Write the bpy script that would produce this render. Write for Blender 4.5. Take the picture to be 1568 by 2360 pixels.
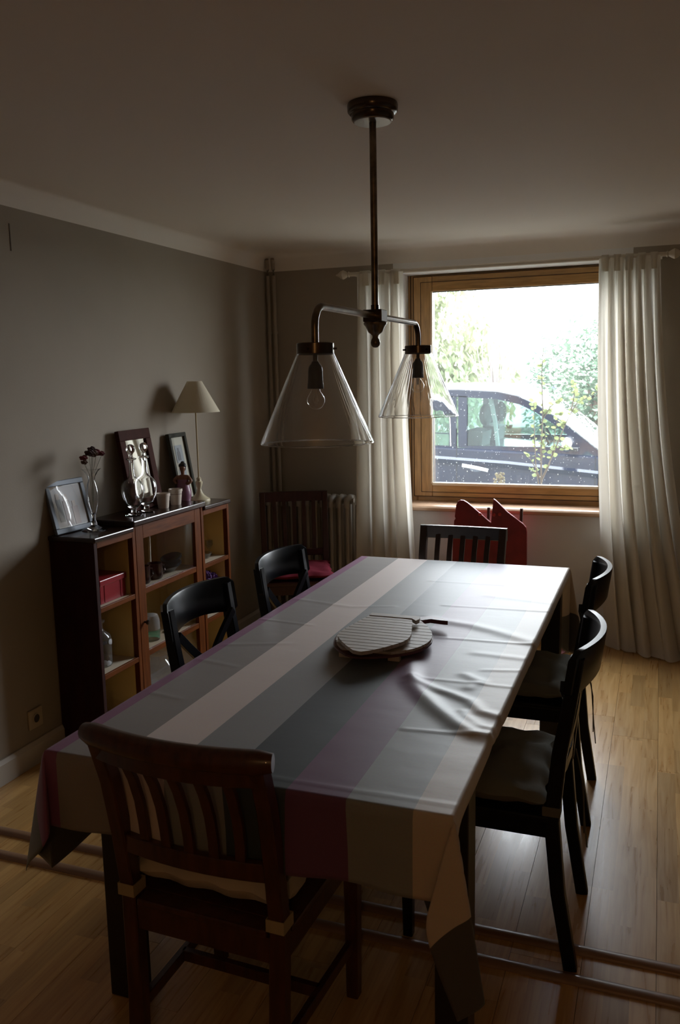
import bpy, bmesh, math, random
from mathutils import Vector, Matrix, Euler
from math import sin, cos, pi, radians as R, sqrt, hypot, atan2
random.seed(7)
for o in list(bpy.data.objects): bpy.data.objects.remove(o)
sc = bpy.context.scene
C = sc.collection

# ------------------------------------------------------------------ camera
CAM_H = 1.6
yaw, pitch, roll, FPX = -.35888, .15496, -.0196, 1965.2
fw = Vector((sin(yaw)*cos(pitch), cos(yaw)*cos(pitch), -sin(pitch)))
rt = Vector((cos(yaw), -sin(yaw), 0)); up = rt.cross(fw)
r2 = rt*cos(roll)+up*sin(roll); u2 = up*cos(roll)-rt*sin(roll)
cd = bpy.data.cameras.new('camera'); cam = bpy.data.objects.new('camera', cd); C.objects.link(cam)
m = Matrix((r2, u2, -fw)).transposed().to_4x4(); m.translation = Vector((0, 0, CAM_H))
cam.matrix_world = m
cd.sensor_fit = 'VERTICAL'; cd.sensor_height = 36; cd.sensor_width = 24
cd.lens = FPX/2360*36; cd.clip_start = .05; cd.clip_end = 300
cd.dof.use_dof = True; cd.dof.focus_distance = 2.9; cd.dof.aperture_fstop = 8.0
sc.camera = cam

# ------------------------------------------------------------------ sky and light
SKY = 17.0
w = bpy.data.worlds.new('overcast_sky'); sc.world = w; w.use_nodes = True
wn = w.node_tree.nodes; wl = w.node_tree.links
bg = wn['Background']
tc = wn.new('ShaderNodeTexCoord'); sx = wn.new('ShaderNodeSeparateXYZ'); cr = wn.new('ShaderNodeValToRGB')
wl.new(tc.outputs['Generated'], sx.inputs[0]); wl.new(sx.outputs['Z'], cr.inputs[0]); wl.new(cr.outputs[0], bg.inputs[0])
cr.color_ramp.elements[0].position = 0; cr.color_ramp.elements[0].color = (.93, .97, 1, 1)
cr.color_ramp.elements[1].position = 1; cr.color_ramp.elements[1].color = (.80, .90, 1, 1)
bg.inputs[1].default_value = SKY
# the window opening as a sampling portal for the sky (emits nothing itself)
pl = bpy.data.lights.new('window_portal', 'AREA'); pl.shape = 'RECTANGLE'; pl.size = 1.36; pl.size_y = 1.5
po = bpy.data.objects.new('window_portal', pl); C.objects.link(po)
po.location = (-.855, 5.66, 1.51); po.rotation_euler = (R(-90), 0, 0)
pl.cycles.is_portal = True
vs = sc.view_settings
sc.display_settings.display_device = 'sRGB'
vs.view_transform = 'Standard'; vs.look = 'None'; vs.gamma = 1; vs.use_curve_mapping = False
vs.exposure = 0.42

# ------------------------------------------------------------------ mesh helpers
class MB:
    def __init__(s): s.v = []; s.f = []; s.uv = None
    def add(s, vs_, fs):
        k = len(s.v); s.v += [tuple(p) for p in vs_]; s.f += [tuple(i+k for i in f) for f in fs]; return s
    def box(s, c, d, rot=None):
        h = Vector(d)/2; vs_ = []
        for z in (-1, 1):
            for y in (-1, 1):
                for x in (-1, 1):
                    p = Vector((x*h.x, y*h.y, z*h.z))
                    if rot is not None: p = rot @ p
                    vs_.append(p+Vector(c))
        return s.add(vs_, [(0,2,3,1),(4,5,7,6),(0,1,5,4),(2,6,7,3),(0,4,6,2),(1,3,7,5)])
    def bb(s, x0, x1, y0, y1, z0, z1): return s.box(((x0+x1)/2,(y0+y1)/2,(z0+z1)/2),(abs(x1-x0),abs(y1-y0),abs(z1-z0)))
    def bar(s, a, b, wx, wy, upv=(0,0,1)):
        a = Vector(a); b = Vector(b); d = (b-a); L = d.length; d.normalize()
        u_ = Vector(upv); x = d.cross(u_)
        if x.length < 1e-4: x = d.cross(Vector((0,1,0)))
        x.normalize(); y = x.cross(d)
        rot = Matrix((x, y, d)).transposed()
        return s.box((a+b)/2, (wx, wy, L), rot)
    def sweep(s, path, sec, closed=True, side=None):
        """rectangular / round sections swept along a path; sec(i,t)-> list of (a,b) offsets; side = fixed lateral vector"""
        P = [Vector(p) for p in path]; n = len(P); rings = []
        for i, p in enumerate(P):
            d = (P[min(i+1,n-1)]-P[max(i-1,0)]).normalized()
            if side is not None: x = Vector(side); x = (x-d*x.dot(d)).normalized()
            else:
                x = d.cross(Vector((0,0,1)))
                if x.length < .05: x = Vector((1,0,0)) if i == 0 else lastx
                x = (x-d*x.dot(d)).normalized(); 
            lastx = x; y = d.cross(x)
            rings.append([p+x*a+y*b for a, b in sec(i, i/(n-1))])
        k = len(rings[0]); vs_ = [q for r in rings for q in r]; fs = []
        for i in range(n-1):
            for j in range(k): fs.append((i*k+j, i*k+(j+1)%k, (i+1)*k+(j+1)%k, (i+1)*k+j))
        fs.append(tuple(reversed(range(k)))); fs.append(tuple((n-1)*k+j for j in range(k)))
        return s.add(vs_, fs)
    def tube(s, path, r, k=10):
        rr = r if callable(r) else (lambda i, t: r)
        return s.sweep(path, lambda i, t: [(rr(i,t)*cos(2*pi*j/k), rr(i,t)*sin(2*pi*j/k)) for j in range(k)])
    def rect(s, path, a, b, side=None, ch=.2):
        def sec(i, t):
            A = (a(t) if callable(a) else a)/2; B = (b(t) if callable(b) else b)/2; c = min(A,B)*ch
            return [(-A+c,-B),(A-c,-B),(A,-B+c),(A,B-c),(A-c,B),(-A+c,B),(-A,B-c),(-A,-B+c)]
        return s.sweep(path, sec, side=side)
    def lathe(s, prof, k=28, c=(0,0,0)):
        vs_ = []; fs = []; n = len(prof)
        for r, z in prof:
            for j in range(k): vs_.append((c[0]+r*cos(2*pi*j/k), c[1]+r*sin(2*pi*j/k), c[2]+z))
        for i in range(n-1):
            for j in range(k): fs.append((i*k+j, i*k+(j+1)%k, (i+1)*k+(j+1)%k, (i+1)*k+j))
        if prof[0][0] > 1e-5: fs.append(tuple(reversed(range(k))))
        if prof[-1][0] > 1e-5: fs.append(tuple((n-1)*k+j for j in range(k)))
        return s.add(vs_, fs)
    def ring(s, prof, k=28, c=(0,0,0)):
        """closed profile loop (r,z) revolved"""
        vs_ = []; fs = []; n = len(prof)
        for r, z in prof:
            for j in range(k): vs_.append((c[0]+r*cos(2*pi*j/k), c[1]+r*sin(2*pi*j/k), c[2]+z))
        for i in range(n):
            for j in range(k): fs.append((i*k+j, i*k+(j+1)%k, ((i+1)%n)*k+(j+1)%k, ((i+1)%n)*k+j))
        return s.add(vs_, fs)
    def prism(s, poly, axis, a, b):
        """poly 2D extruded along axis between a and b"""
        def P(p, t):
            q = list(p); q.insert(axis, t); return q
        n = len(poly); vs_ = [P(p, a) for p in poly]+[P(p, b) for p in poly]
        fs = [tuple(range(n)), tuple(reversed(range(n, 2*n)))]+[(i, n+i, n+(i+1)%n, (i+1)%n) for i in range(n)]
        return s.add(vs_, fs)
    def grid(s, nu, nv, f):
        vs_ = [f(i/nu, j/nv) for j in range(nv+1) for i in range(nu+1)]
        return s.add(vs_, [(j*(nu+1)+i, j*(nu+1)+i+1, (j+1)*(nu+1)+i+1, (j+1)*(nu+1)+i) for j in range(nv) for i in range(nu)])
    def ell(s, c, r, k=14, m_=9, rot=None):
        vs_ = []; fs = []
        for i in range(m_+1):
            th = pi*i/m_
            for j in range(k):
                p = Vector((r[0]*sin(th)*cos(2*pi*j/k), r[1]*sin(th)*sin(2*pi*j/k), r[2]*cos(th)))
                if rot is not None: p = rot @ p
                vs_.append(p+Vector(c))
        for i in range(m_):
            for j in range(k): fs.append((i*k+j, (i+1)*k+j, (i+1)*k+(j+1)%k, i*k+(j+1)%k))
        return s.add(vs_, fs)
    def mesh(s, name):
        me = bpy.data.meshes.new(name); me.from_pydata(s.v, [], s.f)
        bm = bmesh.new(); bm.from_mesh(me)
        bmesh.ops.remove_doubles(bm, verts=bm.verts, dist=1e-6)
        bmesh.ops.recalc_face_normals(bm, faces=bm.faces); bm.to_mesh(me); bm.free()
        return me
    def build(s, name, mat, parent=None, smooth=False, bevel=0, loc=None, raw=False, sub=0, solid=0):
        if raw: me = bpy.data.meshes.new(name); me.from_pydata(s.v, [], s.f)
        else: me = s.mesh(name)
        me.materials.append(mat)
        if smooth:
            me.polygons.foreach_set('use_smooth', [True]*len(me.polygons))
            try: me.set_sharp_from_angle(angle=R(42))
            except Exception: pass
        o = bpy.data.objects.new(name, me); C.objects.link(o)
        if parent: o.parent = parent
        if loc: o.location = loc
        if solid: mo = o.modifiers.new('s', 'SOLIDIFY'); mo.thickness = solid; mo.offset = 0
        if bevel: mo = o.modifiers.new('b', 'BEVEL'); mo.width = bevel; mo.segments = 2; mo.limit_method = 'ANGLE'
        if sub: mo = o.modifiers.new('u', 'SUBSURF'); mo.levels = sub; mo.render_levels = sub
        return o
def tag(o, label=None, cat=None, group=None, kind=None):
    if label: o['label'] = label
    if cat: o['category'] = cat
    if group: o['group'] = group
    if kind: o['kind'] = kind
    return o
def empty(name, loc=(0,0,0), rz=0, label=None, cat=None, group=None):
    o = bpy.data.objects.new(name, None); C.objects.link(o); o.empty_display_size = .1
    o.location = loc; o.rotation_euler = (0, 0, rz)
    return tag(o, label, cat, group)
def struct(o): o['kind'] = 'structure'; return o
def copy_tree(o, parent=None):
    kids = list(o.children)
    c = o.copy(); C.objects.link(c); c.parent = parent
    for ch in kids: copy_tree(ch, c)
    return c

# ------------------------------------------------------------------ materials
def mat(name, col, rough=.6, metal=0, spec=.5, noise=0, nscale=8, bump=0, bscale=60, stretch=None, col2=None, coat=0, sheen=0, coord='Object'):
    M = bpy.data.materials.new(name); M.use_nodes = True
    n = M.node_tree.nodes; l = M.node_tree.links; b = n['Principled BSDF']
    b.inputs['Base Color'].default_value = (*col, 1); b.inputs['Roughness'].default_value = rough
    b.inputs['Metallic'].default_value = metal; b.inputs['Specular IOR Level'].default_value = spec
    b.inputs['Coat Weight'].default_value = coat; b.inputs['Sheen Weight'].default_value = sheen
    if noise or bump:
        t = n.new('ShaderNodeTexCoord'); mp = n.new('ShaderNodeMapping'); l.new(t.outputs[coord], mp.inputs[0])
        if stretch: mp.inputs['Scale'].default_value = stretch
    if noise:
        nz = n.new('ShaderNodeTexNoise'); nz.inputs['Scale'].default_value = nscale; nz.inputs['Detail'].default_value = 6
        l.new(mp.outputs[0], nz.inputs[0])
        rp = n.new('ShaderNodeValToRGB'); l.new(nz.outputs[0], rp.inputs[0])
        c2 = col2 or tuple(max(0, x*(1-noise)) for x in col)
        rp.color_ramp.elements[0].color = (*c2, 1); rp.color_ramp.elements[1].color = (*col, 1)
        rp.color_ramp.elements[0].position = .3; rp.color_ramp.elements[1].position = .7
        l.new(rp.outputs[0], b.inputs['Base Color'])
    if bump:
        n2 = n.new('ShaderNodeTexNoise'); n2.inputs['Scale'].default_value = bscale; n2.inputs['Detail'].default_value = 4
        l.new(mp.outputs[0], n2.inputs[0])
        bp = n.new('ShaderNodeBump'); bp.inputs['Strength'].default_value = bump; bp.inputs['Distance'].default_value = .002
        l.new(n2.outputs[0], bp.inputs['Height']); l.new(bp.outputs[0], b.inputs['Normal'])
    return M
def thin_glass(name, tint=(1,1,1), dust_haze=0, rough=0.0, bump=0, bscale=6, ior=1.5):
    M = bpy.data.materials.new(name); M.use_nodes = True
    n = M.node_tree.nodes; l = M.node_tree.links; n.clear()
    out = n.new('ShaderNodeOutputMaterial'); tr = n.new('ShaderNodeBsdfTransparent'); gl = n.new('ShaderNodeBsdfGlossy')
    tr.inputs[0].default_value = (*tint, 1); gl.inputs['Roughness'].default_value = rough
    fr = n.new('ShaderNodeFresnel'); mx = n.new('ShaderNodeMixShader')
    ge = n.new('ShaderNodeNewGeometry'); mr = n.new('ShaderNodeMapRange'); l.new(ge.outputs['Backfacing'], mr.inputs[0])
    mr.inputs[3].default_value = ior; mr.inputs[4].default_value = 1/ior; l.new(mr.outputs[0], fr.inputs[0])
    l.new(fr.outputs[0], mx.inputs[0]); l.new(tr.outputs[0], mx.inputs[1]); l.new(gl.outputs[0], mx.inputs[2])
    last = mx
    if bump:
        nz = n.new('ShaderNodeTexNoise'); nz.inputs['Scale'].default_value = bscale; bp = n.new('ShaderNodeBump')
        tcn = n.new('ShaderNodeTexCoord'); l.new(tcn.outputs['Object'], nz.inputs[0])
        bp.inputs['Strength'].default_value = bump; bp.inputs['Distance'].default_value = .01
        l.new(nz.outputs[0], bp.inputs['Height']); l.new(bp.outputs[0], gl.inputs['Normal']); l.new(bp.outputs[0], fr.inputs['Normal'])
    if dust_haze:
        df = n.new('ShaderNodeBsdfDiffuse'); df.inputs[0].default_value = (.8,.8,.8,1)
        tl = n.new('ShaderNodeBsdfTranslucent'); tl.inputs[0].default_value = (.8,.8,.8,1)
        ad = n.new('ShaderNodeMixShader'); l.new(df.outputs[0], ad.inputs[1]); l.new(tl.outputs[0], ad.inputs[2])
        m2 = n.new('ShaderNodeMixShader'); m2.inputs[0].default_value = dust_haze
        l.new(last.outputs[0], m2.inputs[1]); l.new(ad.outputs[0], m2.inputs[2]); last = m2
    l.new(last.outputs[0], out.inputs[0]); return M
def cloth(name, col, trans, rough=.9, weave=900, coordscale=None, spec=.2):
    M = mat(name, col, rough, spec=spec, noise=.08, nscale=5, bump=.25, bscale=400)
    n = M.node_tree.nodes; l = M.node_tree.links; b = n['Principled BSDF']; out = n['Material Output']
    if trans:
        tl = n.new('ShaderNodeBsdfTranslucent'); tl.inputs[0].default_value = (*[min(1, c*1.05) for c in col], 1)
        mx = n.new('ShaderNodeMixShader'); mx.inputs[0].default_value = trans
        l.new(b.outputs[0], mx.inputs[1]); l.new(tl.outputs[0], mx.inputs[2]); l.new(mx.outputs[0], out.inputs[0])
    return M

WALL = mat('taupe_wall_paint', (.34,.295,.24), .85, noise=.06, nscale=3, bump=.15, bscale=120)
WHITEWALL = mat('off_white_wall_paint', (.74,.73,.72), .85, bump=.12, bscale=120)
CEIL = mat('ceiling_paint', (.76,.71,.65), .9, bump=.1, bscale=90)
BASEB = mat('baseboard_paint', (.50,.46,.40), .5)
PLASTER = mat('outside_render', (.34,.34,.34), .9, bump=.3, bscale=40)
PINE = mat('oiled_window_wood', (.50,.27,.09), .4, noise=.35, nscale=14, stretch=(6,6,.6), coat=.2)
PINEH = mat('oiled_window_wood_rail', (.50,.27,.09), .4, noise=.35, nscale=14, stretch=(.6,6,6), coat=.2)
SILLM = mat('sill_wood', (.66,.43,.28), .3, noise=.2, nscale=14, stretch=(.6,6,6), coat=.6)
GASKET = mat('black_gasket', (.02,.02,.02), .5)
PANE = thin_glass('window_glass', dust_haze=.018)  # milky mix paints the glare veil over the view outside
CLEARP = thin_glass('clear_cabinet_glass')
CURT = cloth('cream_cotton', (.82,.78,.70), .48)
RODM = mat('cream_rod_paint', (.62,.57,.48), .4)
BLACK = mat('black_lacquered_wood', (.008,.010,.014), .30, noise=.3, nscale=20, spec=.22)
BROWN = mat('red_brown_stained_wood', (.085,.026,.010), .35, noise=.55, nscale=10, stretch=(5,5,.8), coat=.25)
DARKB = mat('dark_brown_stained_wood', (.026,.012,.008), .35, noise=.4, nscale=10, stretch=(5,5,.8), coat=.2)
ROSEW = mat('reddish_dark_wood', (.05,.012,.010), .4, noise=.4, nscale=10, stretch=(5,5,.8))
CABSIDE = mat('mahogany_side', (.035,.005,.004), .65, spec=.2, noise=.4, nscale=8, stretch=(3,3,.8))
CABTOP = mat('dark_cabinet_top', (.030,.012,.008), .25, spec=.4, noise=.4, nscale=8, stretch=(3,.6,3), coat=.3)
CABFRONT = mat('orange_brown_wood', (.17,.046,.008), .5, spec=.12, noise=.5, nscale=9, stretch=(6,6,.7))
CABFRONTH = mat('orange_brown_rail', (.17,.046,.008), .5, spec=.12, noise=.5, nscale=9, stretch=(6,.7,6))
CABBACK = mat('mustard_painted_back', (.78,.62,.26), .8, noise=.08, nscale=4)
SHELFM = mat('shelf_paper_cream', (.55,.47,.36), .6)
BRONZE = mat('aged_bronze', (.25,.195,.14), .28, metal=1, noise=.65, nscale=22, bump=.1)
BRONZED = mat('dark_bronze_cap', (.13,.10,.075), .22, metal=1, noise=.5, nscale=18)
NICKEL = mat('brushed_nickel_disc', (.35,.34,.33), .3, metal=1)
BAKE = mat('black_bakelite', (.015,.017,.018), .45)
def shade_glass(name, dust_haze, bump, bscale):
    M = mat(name, (1,1,1), .0); n = M.node_tree.nodes; l = M.node_tree.links; b = n['Principled BSDF']; out = n['Material Output']
    b.inputs['Transmission Weight'].default_value = 1; b.inputs['IOR'].default_value = 1.48
    tc_ = n.new('ShaderNodeTexCoord'); mp = n.new('ShaderNodeMapping'); mp.inputs['Scale'].default_value = (1,1,.35); l.new(tc_.outputs['Object'], mp.inputs[0])
    nz = n.new('ShaderNodeTexNoise'); nz.inputs['Scale'].default_value = bscale; l.new(mp.outputs[0], nz.inputs[0])
    bp = n.new('ShaderNodeBump'); bp.inputs['Strength'].default_value = bump; bp.inputs['Distance'].default_value = .01
    l.new(nz.outputs[0], bp.inputs['Height']); l.new(bp.outputs[0], b.inputs['Normal'])
    df = n.new('ShaderNodeBsdfDiffuse'); df.inputs[0].default_value = (.8,.8,.8,1); tl = n.new('ShaderNodeBsdfTranslucent'); tl.inputs[0].default_value = (.8,.8,.8,1)
    a = n.new('ShaderNodeMixShader'); l.new(df.outputs[0], a.inputs[1]); l.new(tl.outputs[0], a.inputs[2])
    m2 = n.new('ShaderNodeMixShader'); m2.inputs[0].default_value = dust_haze; l.new(b.outputs[0], m2.inputs[1]); l.new(a.outputs[0], m2.inputs[2]); l.new(m2.outputs[0], out.inputs[0])
    return M
SHADEG = shade_glass('clear_shade_glass', .022, .04, 5)
SHADEG2 = shade_glass('clear_rippled_shade_glass', .008, .17, 14)
BULBG = thin_glass('bulb_glass', dust_haze=.01)
FIL = mat('bulb_filament_wire', (.5,.48,.45), .3, metal=1)
def real_glass(name, tint=(1,1,1)):
    M = mat(name, tint, 0.02); b = M.node_tree.nodes['Principled BSDF']
    b.inputs['Transmission Weight'].default_value = 1; b.inputs['IOR'].default_value = 1.47; return M
CRYST = thin_glass('thin_blown_glass', (.93,.95,.95), dust_haze=.03, ior=1.6)
CRYSOLID = real_glass('solid_glass')
TEALG = thin_glass('teal_glass', (.25,.75,.65), dust_haze=.05)
CAR = mat('dark_blue_car_paint', (.007,.012,.030), .12)
CARROOF = mat('dark_car_roof', (.03,.033,.045), .1, coat=1.0)
CARGL = thin_glass('car_window_glass', (.75,.85,.83))
CARWS = thin_glass('windshield_glass', (.55,.62,.62), ior=1.9)
CHROME = mat('chrome', (.8,.8,.8), .08, metal=1)
RUBBER = mat('rubber', (.02,.02,.02), .8)
SEATF = mat('grey_car_upholstery', (.10,.105,.10), .9)
WPAINT = mat('white_vehicle_paint', (.35,.36,.37), .25, coat=.5)
REDL = mat('red_tail_lens', (.5,.02,.02), .2)

# striped coated tablecloth: flat pattern coordinate stored in UV
def stripes():
    M = bpy.data.materials.new('striped_coated_cotton'); M.use_nodes = True
    n = M.node_tree.nodes; l = M.node_tree.links; b = n['Principled BSDF']
    uv = n.new('ShaderNodeUVMap'); uv.uv_map = 'flat'; s_ = n.new('ShaderNodeSeparateXYZ'); l.new(uv.outputs[0], s_.inputs[0])
    rp = n.new('ShaderNodeValToRGB'); rp.color_ramp.interpolation = 'CONSTANT'; l.new(s_.outputs[0], rp.inputs[0])
    # u = (x - X0)/2 , x0 = -1.8 .. 0.2
    cols = [(-1.8,(.10,.095,.075)),(-1.425,(.23,.085,.17)),(-1.282,(.265,.24,.225)),(-1.132,(.66,.57,.53)),(-.993,(.27,.275,.275)),
            (-.848,(.055,.068,.075)),(-.703,(.15,.066,.132)),(-.567,(.24,.25,.245)),(-.43,(.52,.44,.36)),(-.15,(.085,.08,.075))]
    # second tone of the grey bands (each wide band is two close tones)
    cols.insert(5, (-.915,(.36,.355,.35))) if False else None
    e = rp.color_ramp.elements
    e[0].position = 0; e[0].color = (*cols[0][1], 1); e[1].position = (cols[1][0]+1.8)/2; e[1].color = (*cols[1][1], 1)
    for x, c in cols[2:]:
        q = e.new((x+1.8)/2); q.color = (*c, 1)
    nz = n.new('ShaderNodeTexNoise'); nz.inputs['Scale'].default_value = 350; nz.inputs['Detail'].default_value = 2
    l.new(uv.outputs[0], nz.inputs[0])
    mx = n.new('ShaderNodeMix'); mx.data_type = 'RGBA'; mx.blend_type = 'OVERLAY'; mx.inputs[0].default_value = .12
    l.new(rp.outputs[0], mx.inputs[6]); l.new(nz.outputs['Color'], mx.inputs[7]); l.new(mx.outputs[2], b.inputs['Base Color'])
    b.inputs['Roughness'].default_value = .46; b.inputs['Specular IOR Level'].default_value = .22
    b.inputs['Sheen Weight'].default_value = .1
    n2 = n.new('ShaderNodeTexNoise'); n2.inputs['Scale'].default_value = 9; n2.inputs['Detail'].default_value = 5; l.new(uv.outputs[0], n2.inputs[0])
    bp = n.new('ShaderNodeBump'); bp.inputs['Strength'].default_value = .35; bp.inputs['Distance'].default_value = .004
    l.new(n2.outputs[0], bp.inputs['Height']); l.new(bp.outputs[0], b.inputs['Normal'])
    return M
CLOTH = stripes()

def parquet():
    M = bpy.data.materials.new('three_strip_oak'); M.use_nodes = True
    n = M.node_tree.nodes; l = M.node_tree.links; b = n['Principled BSDF']
    t = n.new('ShaderNodeTexCoord'); oi = n.new('ShaderNodeObjectInfo')
    sp = n.new('ShaderNodeSeparateXYZ'); l.new(t.outputs['Object'], sp.inputs[0])
    def math_(op, a, bb=None, c=None):
        q = n.new('ShaderNodeMath'); q.operation = op
        for i, v in enumerate((a, bb, c)):
            if v is None: continue
            if isinstance(v, (int, float)): q.inputs[i].default_value = v
            else: l.new(v, q.inputs[i])
        return q.outputs[0]
    strip = math_('FLOOR', math_('MULTIPLY', math_('ADD', sp.outputs[0], .096), 15.63))
    off = math_('MULTIPLY', math_('ADD', strip, math_('MULTIPLY', oi.outputs['Random'], 17.3)), .377)
    cell = math_('FLOOR', math_('ADD', math_('MULTIPLY', sp.outputs[1], 2.2), off))
    cb = n.new('ShaderNodeCombineXYZ'); l.new(strip, cb.inputs[0]); l.new(cell, cb.inputs[1]); l.new(math_('MULTIPLY', oi.outputs['Random'], 31.7), cb.inputs[2])
    wn_ = n.new('ShaderNodeTexWhiteNoise'); wn_.noise_dimensions = '3D'; l.new(cb.outputs[0], wn_.inputs[0])
    mp = n.new('ShaderNodeMapping'); mp.inputs['Scale'].default_value = (30, 1.6, 1); l.new(t.outputs['Object'], mp.inputs[0])
    vo = n.new('ShaderNodeVectorMath'); vo.operation = 'ADD'; l.new(mp.outputs[0], vo.inputs[0]); 
    vm = n.new('ShaderNodeVectorMath'); vm.operation = 'SCALE'; l.new(wn_.outputs['Color'], vm.inputs[0]); vm.inputs['Scale'].default_value = 40
    l.new(vm.outputs[0], vo.inputs[1])
    nz = n.new('ShaderNodeTexNoise'); nz.inputs['Scale'].default_value = 1.6; nz.inputs['Detail'].default_value = 7; nz.inputs['Distortion'].default_value = 1.2
    l.new(vo.outputs[0], nz.inputs[0])
    rp = n.new('ShaderNodeValToRGB'); l.new(nz.outputs[0], rp.inputs[0])
    rp.color_ramp.elements[0].position = .3; rp.color_ramp.elements[0].color = (.43,.225,.072,1)
    rp.color_ramp.elements[1].position = .62; rp.color_ramp.elements[1].color = (.56,.33,.12,1)
    hs = n.new('ShaderNodeHueSaturation'); l.new(rp.outputs[0], hs.inputs['Color'])
    l.new(math_('MULTIPLY_ADD', wn_.outputs['Value'], .38, .80), hs.inputs['Value'])
    l.new(hs.outputs[0], b.inputs['Base Color'])
    b.inputs['Roughness'].default_value = .34; b.inputs['Specular IOR Level'].default_value = .5
    l.new(math_('MULTIPLY_ADD', nz.outputs[0], .2, .20), b.inputs['Roughness'])
    bp = n.new('ShaderNodeBump'); bp.inputs['Strength'].default_value = .12; bp.inputs['Distance'].default_value = .001
    l.new(nz.outputs[0], bp.inputs['Height']); l.new(bp.outputs[0], b.inputs['Normal'])
    return M
OAK = parquet()
OAKTRIM = mat('oak_moulding', (.30,.17,.10), .35, noise=.3, nscale=8, stretch=(.6,6,6), coat=.2)

# ------------------------------------------------------------------ room shell
X0, X1, Y0, Y1, ZC, ZK = -2.45, 1.7, -2.6, 5.25, 2.405, 2.30
WX0, WX1, WZ0, WZ1 = -1.54, -.17, .79, 2.241       # window opening
fl = MB().bb(X0-.2, X1+.2, Y0-.2, Y1, -.2, -.0125).build('floor', mat('subfloor', (.08,.05,.03), .9)); struct(fl)
pw = .192; lens = [1.29, 1.83, 1.56]
meshes = []
for L in lens:
    meshes.append(MB().box((0,0,-.006), (pw-.0012, L-.0012, .012)).mesh('plank')); meshes[-1].materials.append(OAK)
x = X0+pw/2; ci = 0
while x < X1+pw:
    y = Y0-random.random()*1.2; 
    while y < Y1:
        k = random.randrange(3); L = lens[k]
        y1 = y+L
        ok = True
        if y1 > Y1: 
            L2 = Y1-y
            if L2 < .05: break
            me = MB().box((0,0,-.006), (pw-.0012, L2-.0012, .012)).mesh('plank'); me.materials.append(OAK); y1 = Y1
        else: me = meshes[k]
        o = bpy.data.objects.new('plank', me); C.objects.link(o); o.parent = fl; o.location = (x, (y+y1)/2, 0)
        y = y1
    x += pw; ci += 1
for i, yy in enumerate((2.262, 2.135)):
    prof = [(.021*cos(t), .013*sin(t)) for t in [pi*k/8 for k in range(9)]]
    struct(MB().prism([(yy+a, b) for a, b in prof], 0, X0, X1).build('trim_%d' % (i+1), OAKTRIM, smooth=True))

# ceiling with a concave plaster cove
def ceil_mesh():
    mb = MB(); r = .105
    ds = [(0, ZK)]+[(r*(1-cos(a)), ZK+r*sin(a)) for a in [pi/2*k/8 for k in range(1, 9)]]+[(2.0, ZC)]
    loops = []
    for d, z in ds: loops.append([(X0+d, Y0+d, z), (X1-d, Y0+d, z), (X1-d, Y1-d, z), (X0+d, Y1-d, z)])
    n = len(loops); vs_ = [p for q in loops for p in q]; fs = []
    for i in range(n-1):
        for j in range(4): fs.append((i*4+j, i*4+(j+1)%4, (i+1)*4+(j+1)%4, (i+1)*4+j))
    fs.append(tuple((n-1)*4+j for j in range(4)))
    k = len(vs_); vs_ += [(X0-.3,Y0-.3,ZK),(X1+.3,Y0-.3,ZK),(X1+.3,Y1+.3,ZK),(X0-.3,Y1+.3,ZK),(X0-.3,Y0-.3,2.75),(X1+.3,Y0-.3,2.75),(X1+.3,Y1+.3,2.75),(X0-.3,Y1+.3,2.75)]
    for j in range(4):
        fs.append((j, (j+1)%4, k+(j+1)%4, k+j)); fs.append((k+j, k+(j+1)%4, k+4+(j+1)%4, k+4+j))
    fs.append((k+4, k+5, k+6, k+7))
    return mb.add(vs_, fs)
struct(ceil_mesh().build('ceiling', CEIL, smooth=True))
struct(MB().bb(X0-.25, X0, Y0-.25, Y1+.37, -.2, ZK+.01).build('wall_left', WALL))
struct(MB().bb(X1, X1+.25, Y0-.25, Y1+.37, -.2, ZK+.01).build('wall_right', WALL))
struct(MB().bb(X0, X1, Y0-.25, Y0, -.2, ZK+.01).build('wall_front', WALL))
YO = Y1+.33
struct(MB().bb(X0, WX0, Y1, YO, -.2, ZK+.01).bb(WX1, X1, Y1, YO, -.2, ZK+.01).build('wall_back', WALL))
struct(MB().bb(WX0, WX1, Y1, YO, -.2, WZ0-.03).bb(WX0, WX1, Y1, YO, WZ1, ZK+.01).build('wall_back', WHITEWALL))
struct(MB().bb(WX0-.045, WX0, Y1-.003, Y1, WZ1, ZK).bb(WX0-.003, WX0+.001, Y1-.001, YO-.12, WZ0, WZ1).build('trim_3', WHITEWALL))
# outside face of the house
struct(MB().bb(-6, WX0, YO, YO+.08, -.2, 5).bb(WX1, 5, YO, YO+.08, -.2, 5).bb(WX0, WX1, YO, YO+.08, -.2, WZ0-.05).bb(WX0, WX1, YO, YO+.08, WZ1, 5).build('wall_outside', PLASTER))
def baseboard(name, a, b, nrm):
    a = Vector(a); b = Vector(b); n_ = Vector(nrm)
    mb = MB(); mb.add([a, b, b+n_*.016, a+n_*.016]+[p+Vector((0,0,.085)) for p in (a, b, b+n_*.016, a+n_*.016)]+[p+Vector((0,0,.102)) for p in (a, b, b+n_*.007, a+n_*.007)],
        [(0,1,2,3),(0,1,5,4),(1,2,6,5),(2,3,7,6),(3,0,4,7),(4,5,9,8),(5,6,10,9),(6,7,11,10),(7,4,8,11),(8,9,10,11)])
    return struct(mb.build(name, BASEB))
baseboard('baseboard_left', (X0,Y0,0), (X0,Y1,0), (1,0,0))
baseboard('baseboard_back', (X0,Y1,0), (X1,Y1,0), (0,-1,0))
baseboard('baseboard_right', (X1,Y0,0), (X1,Y1,0), (-1,0,0))

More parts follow.
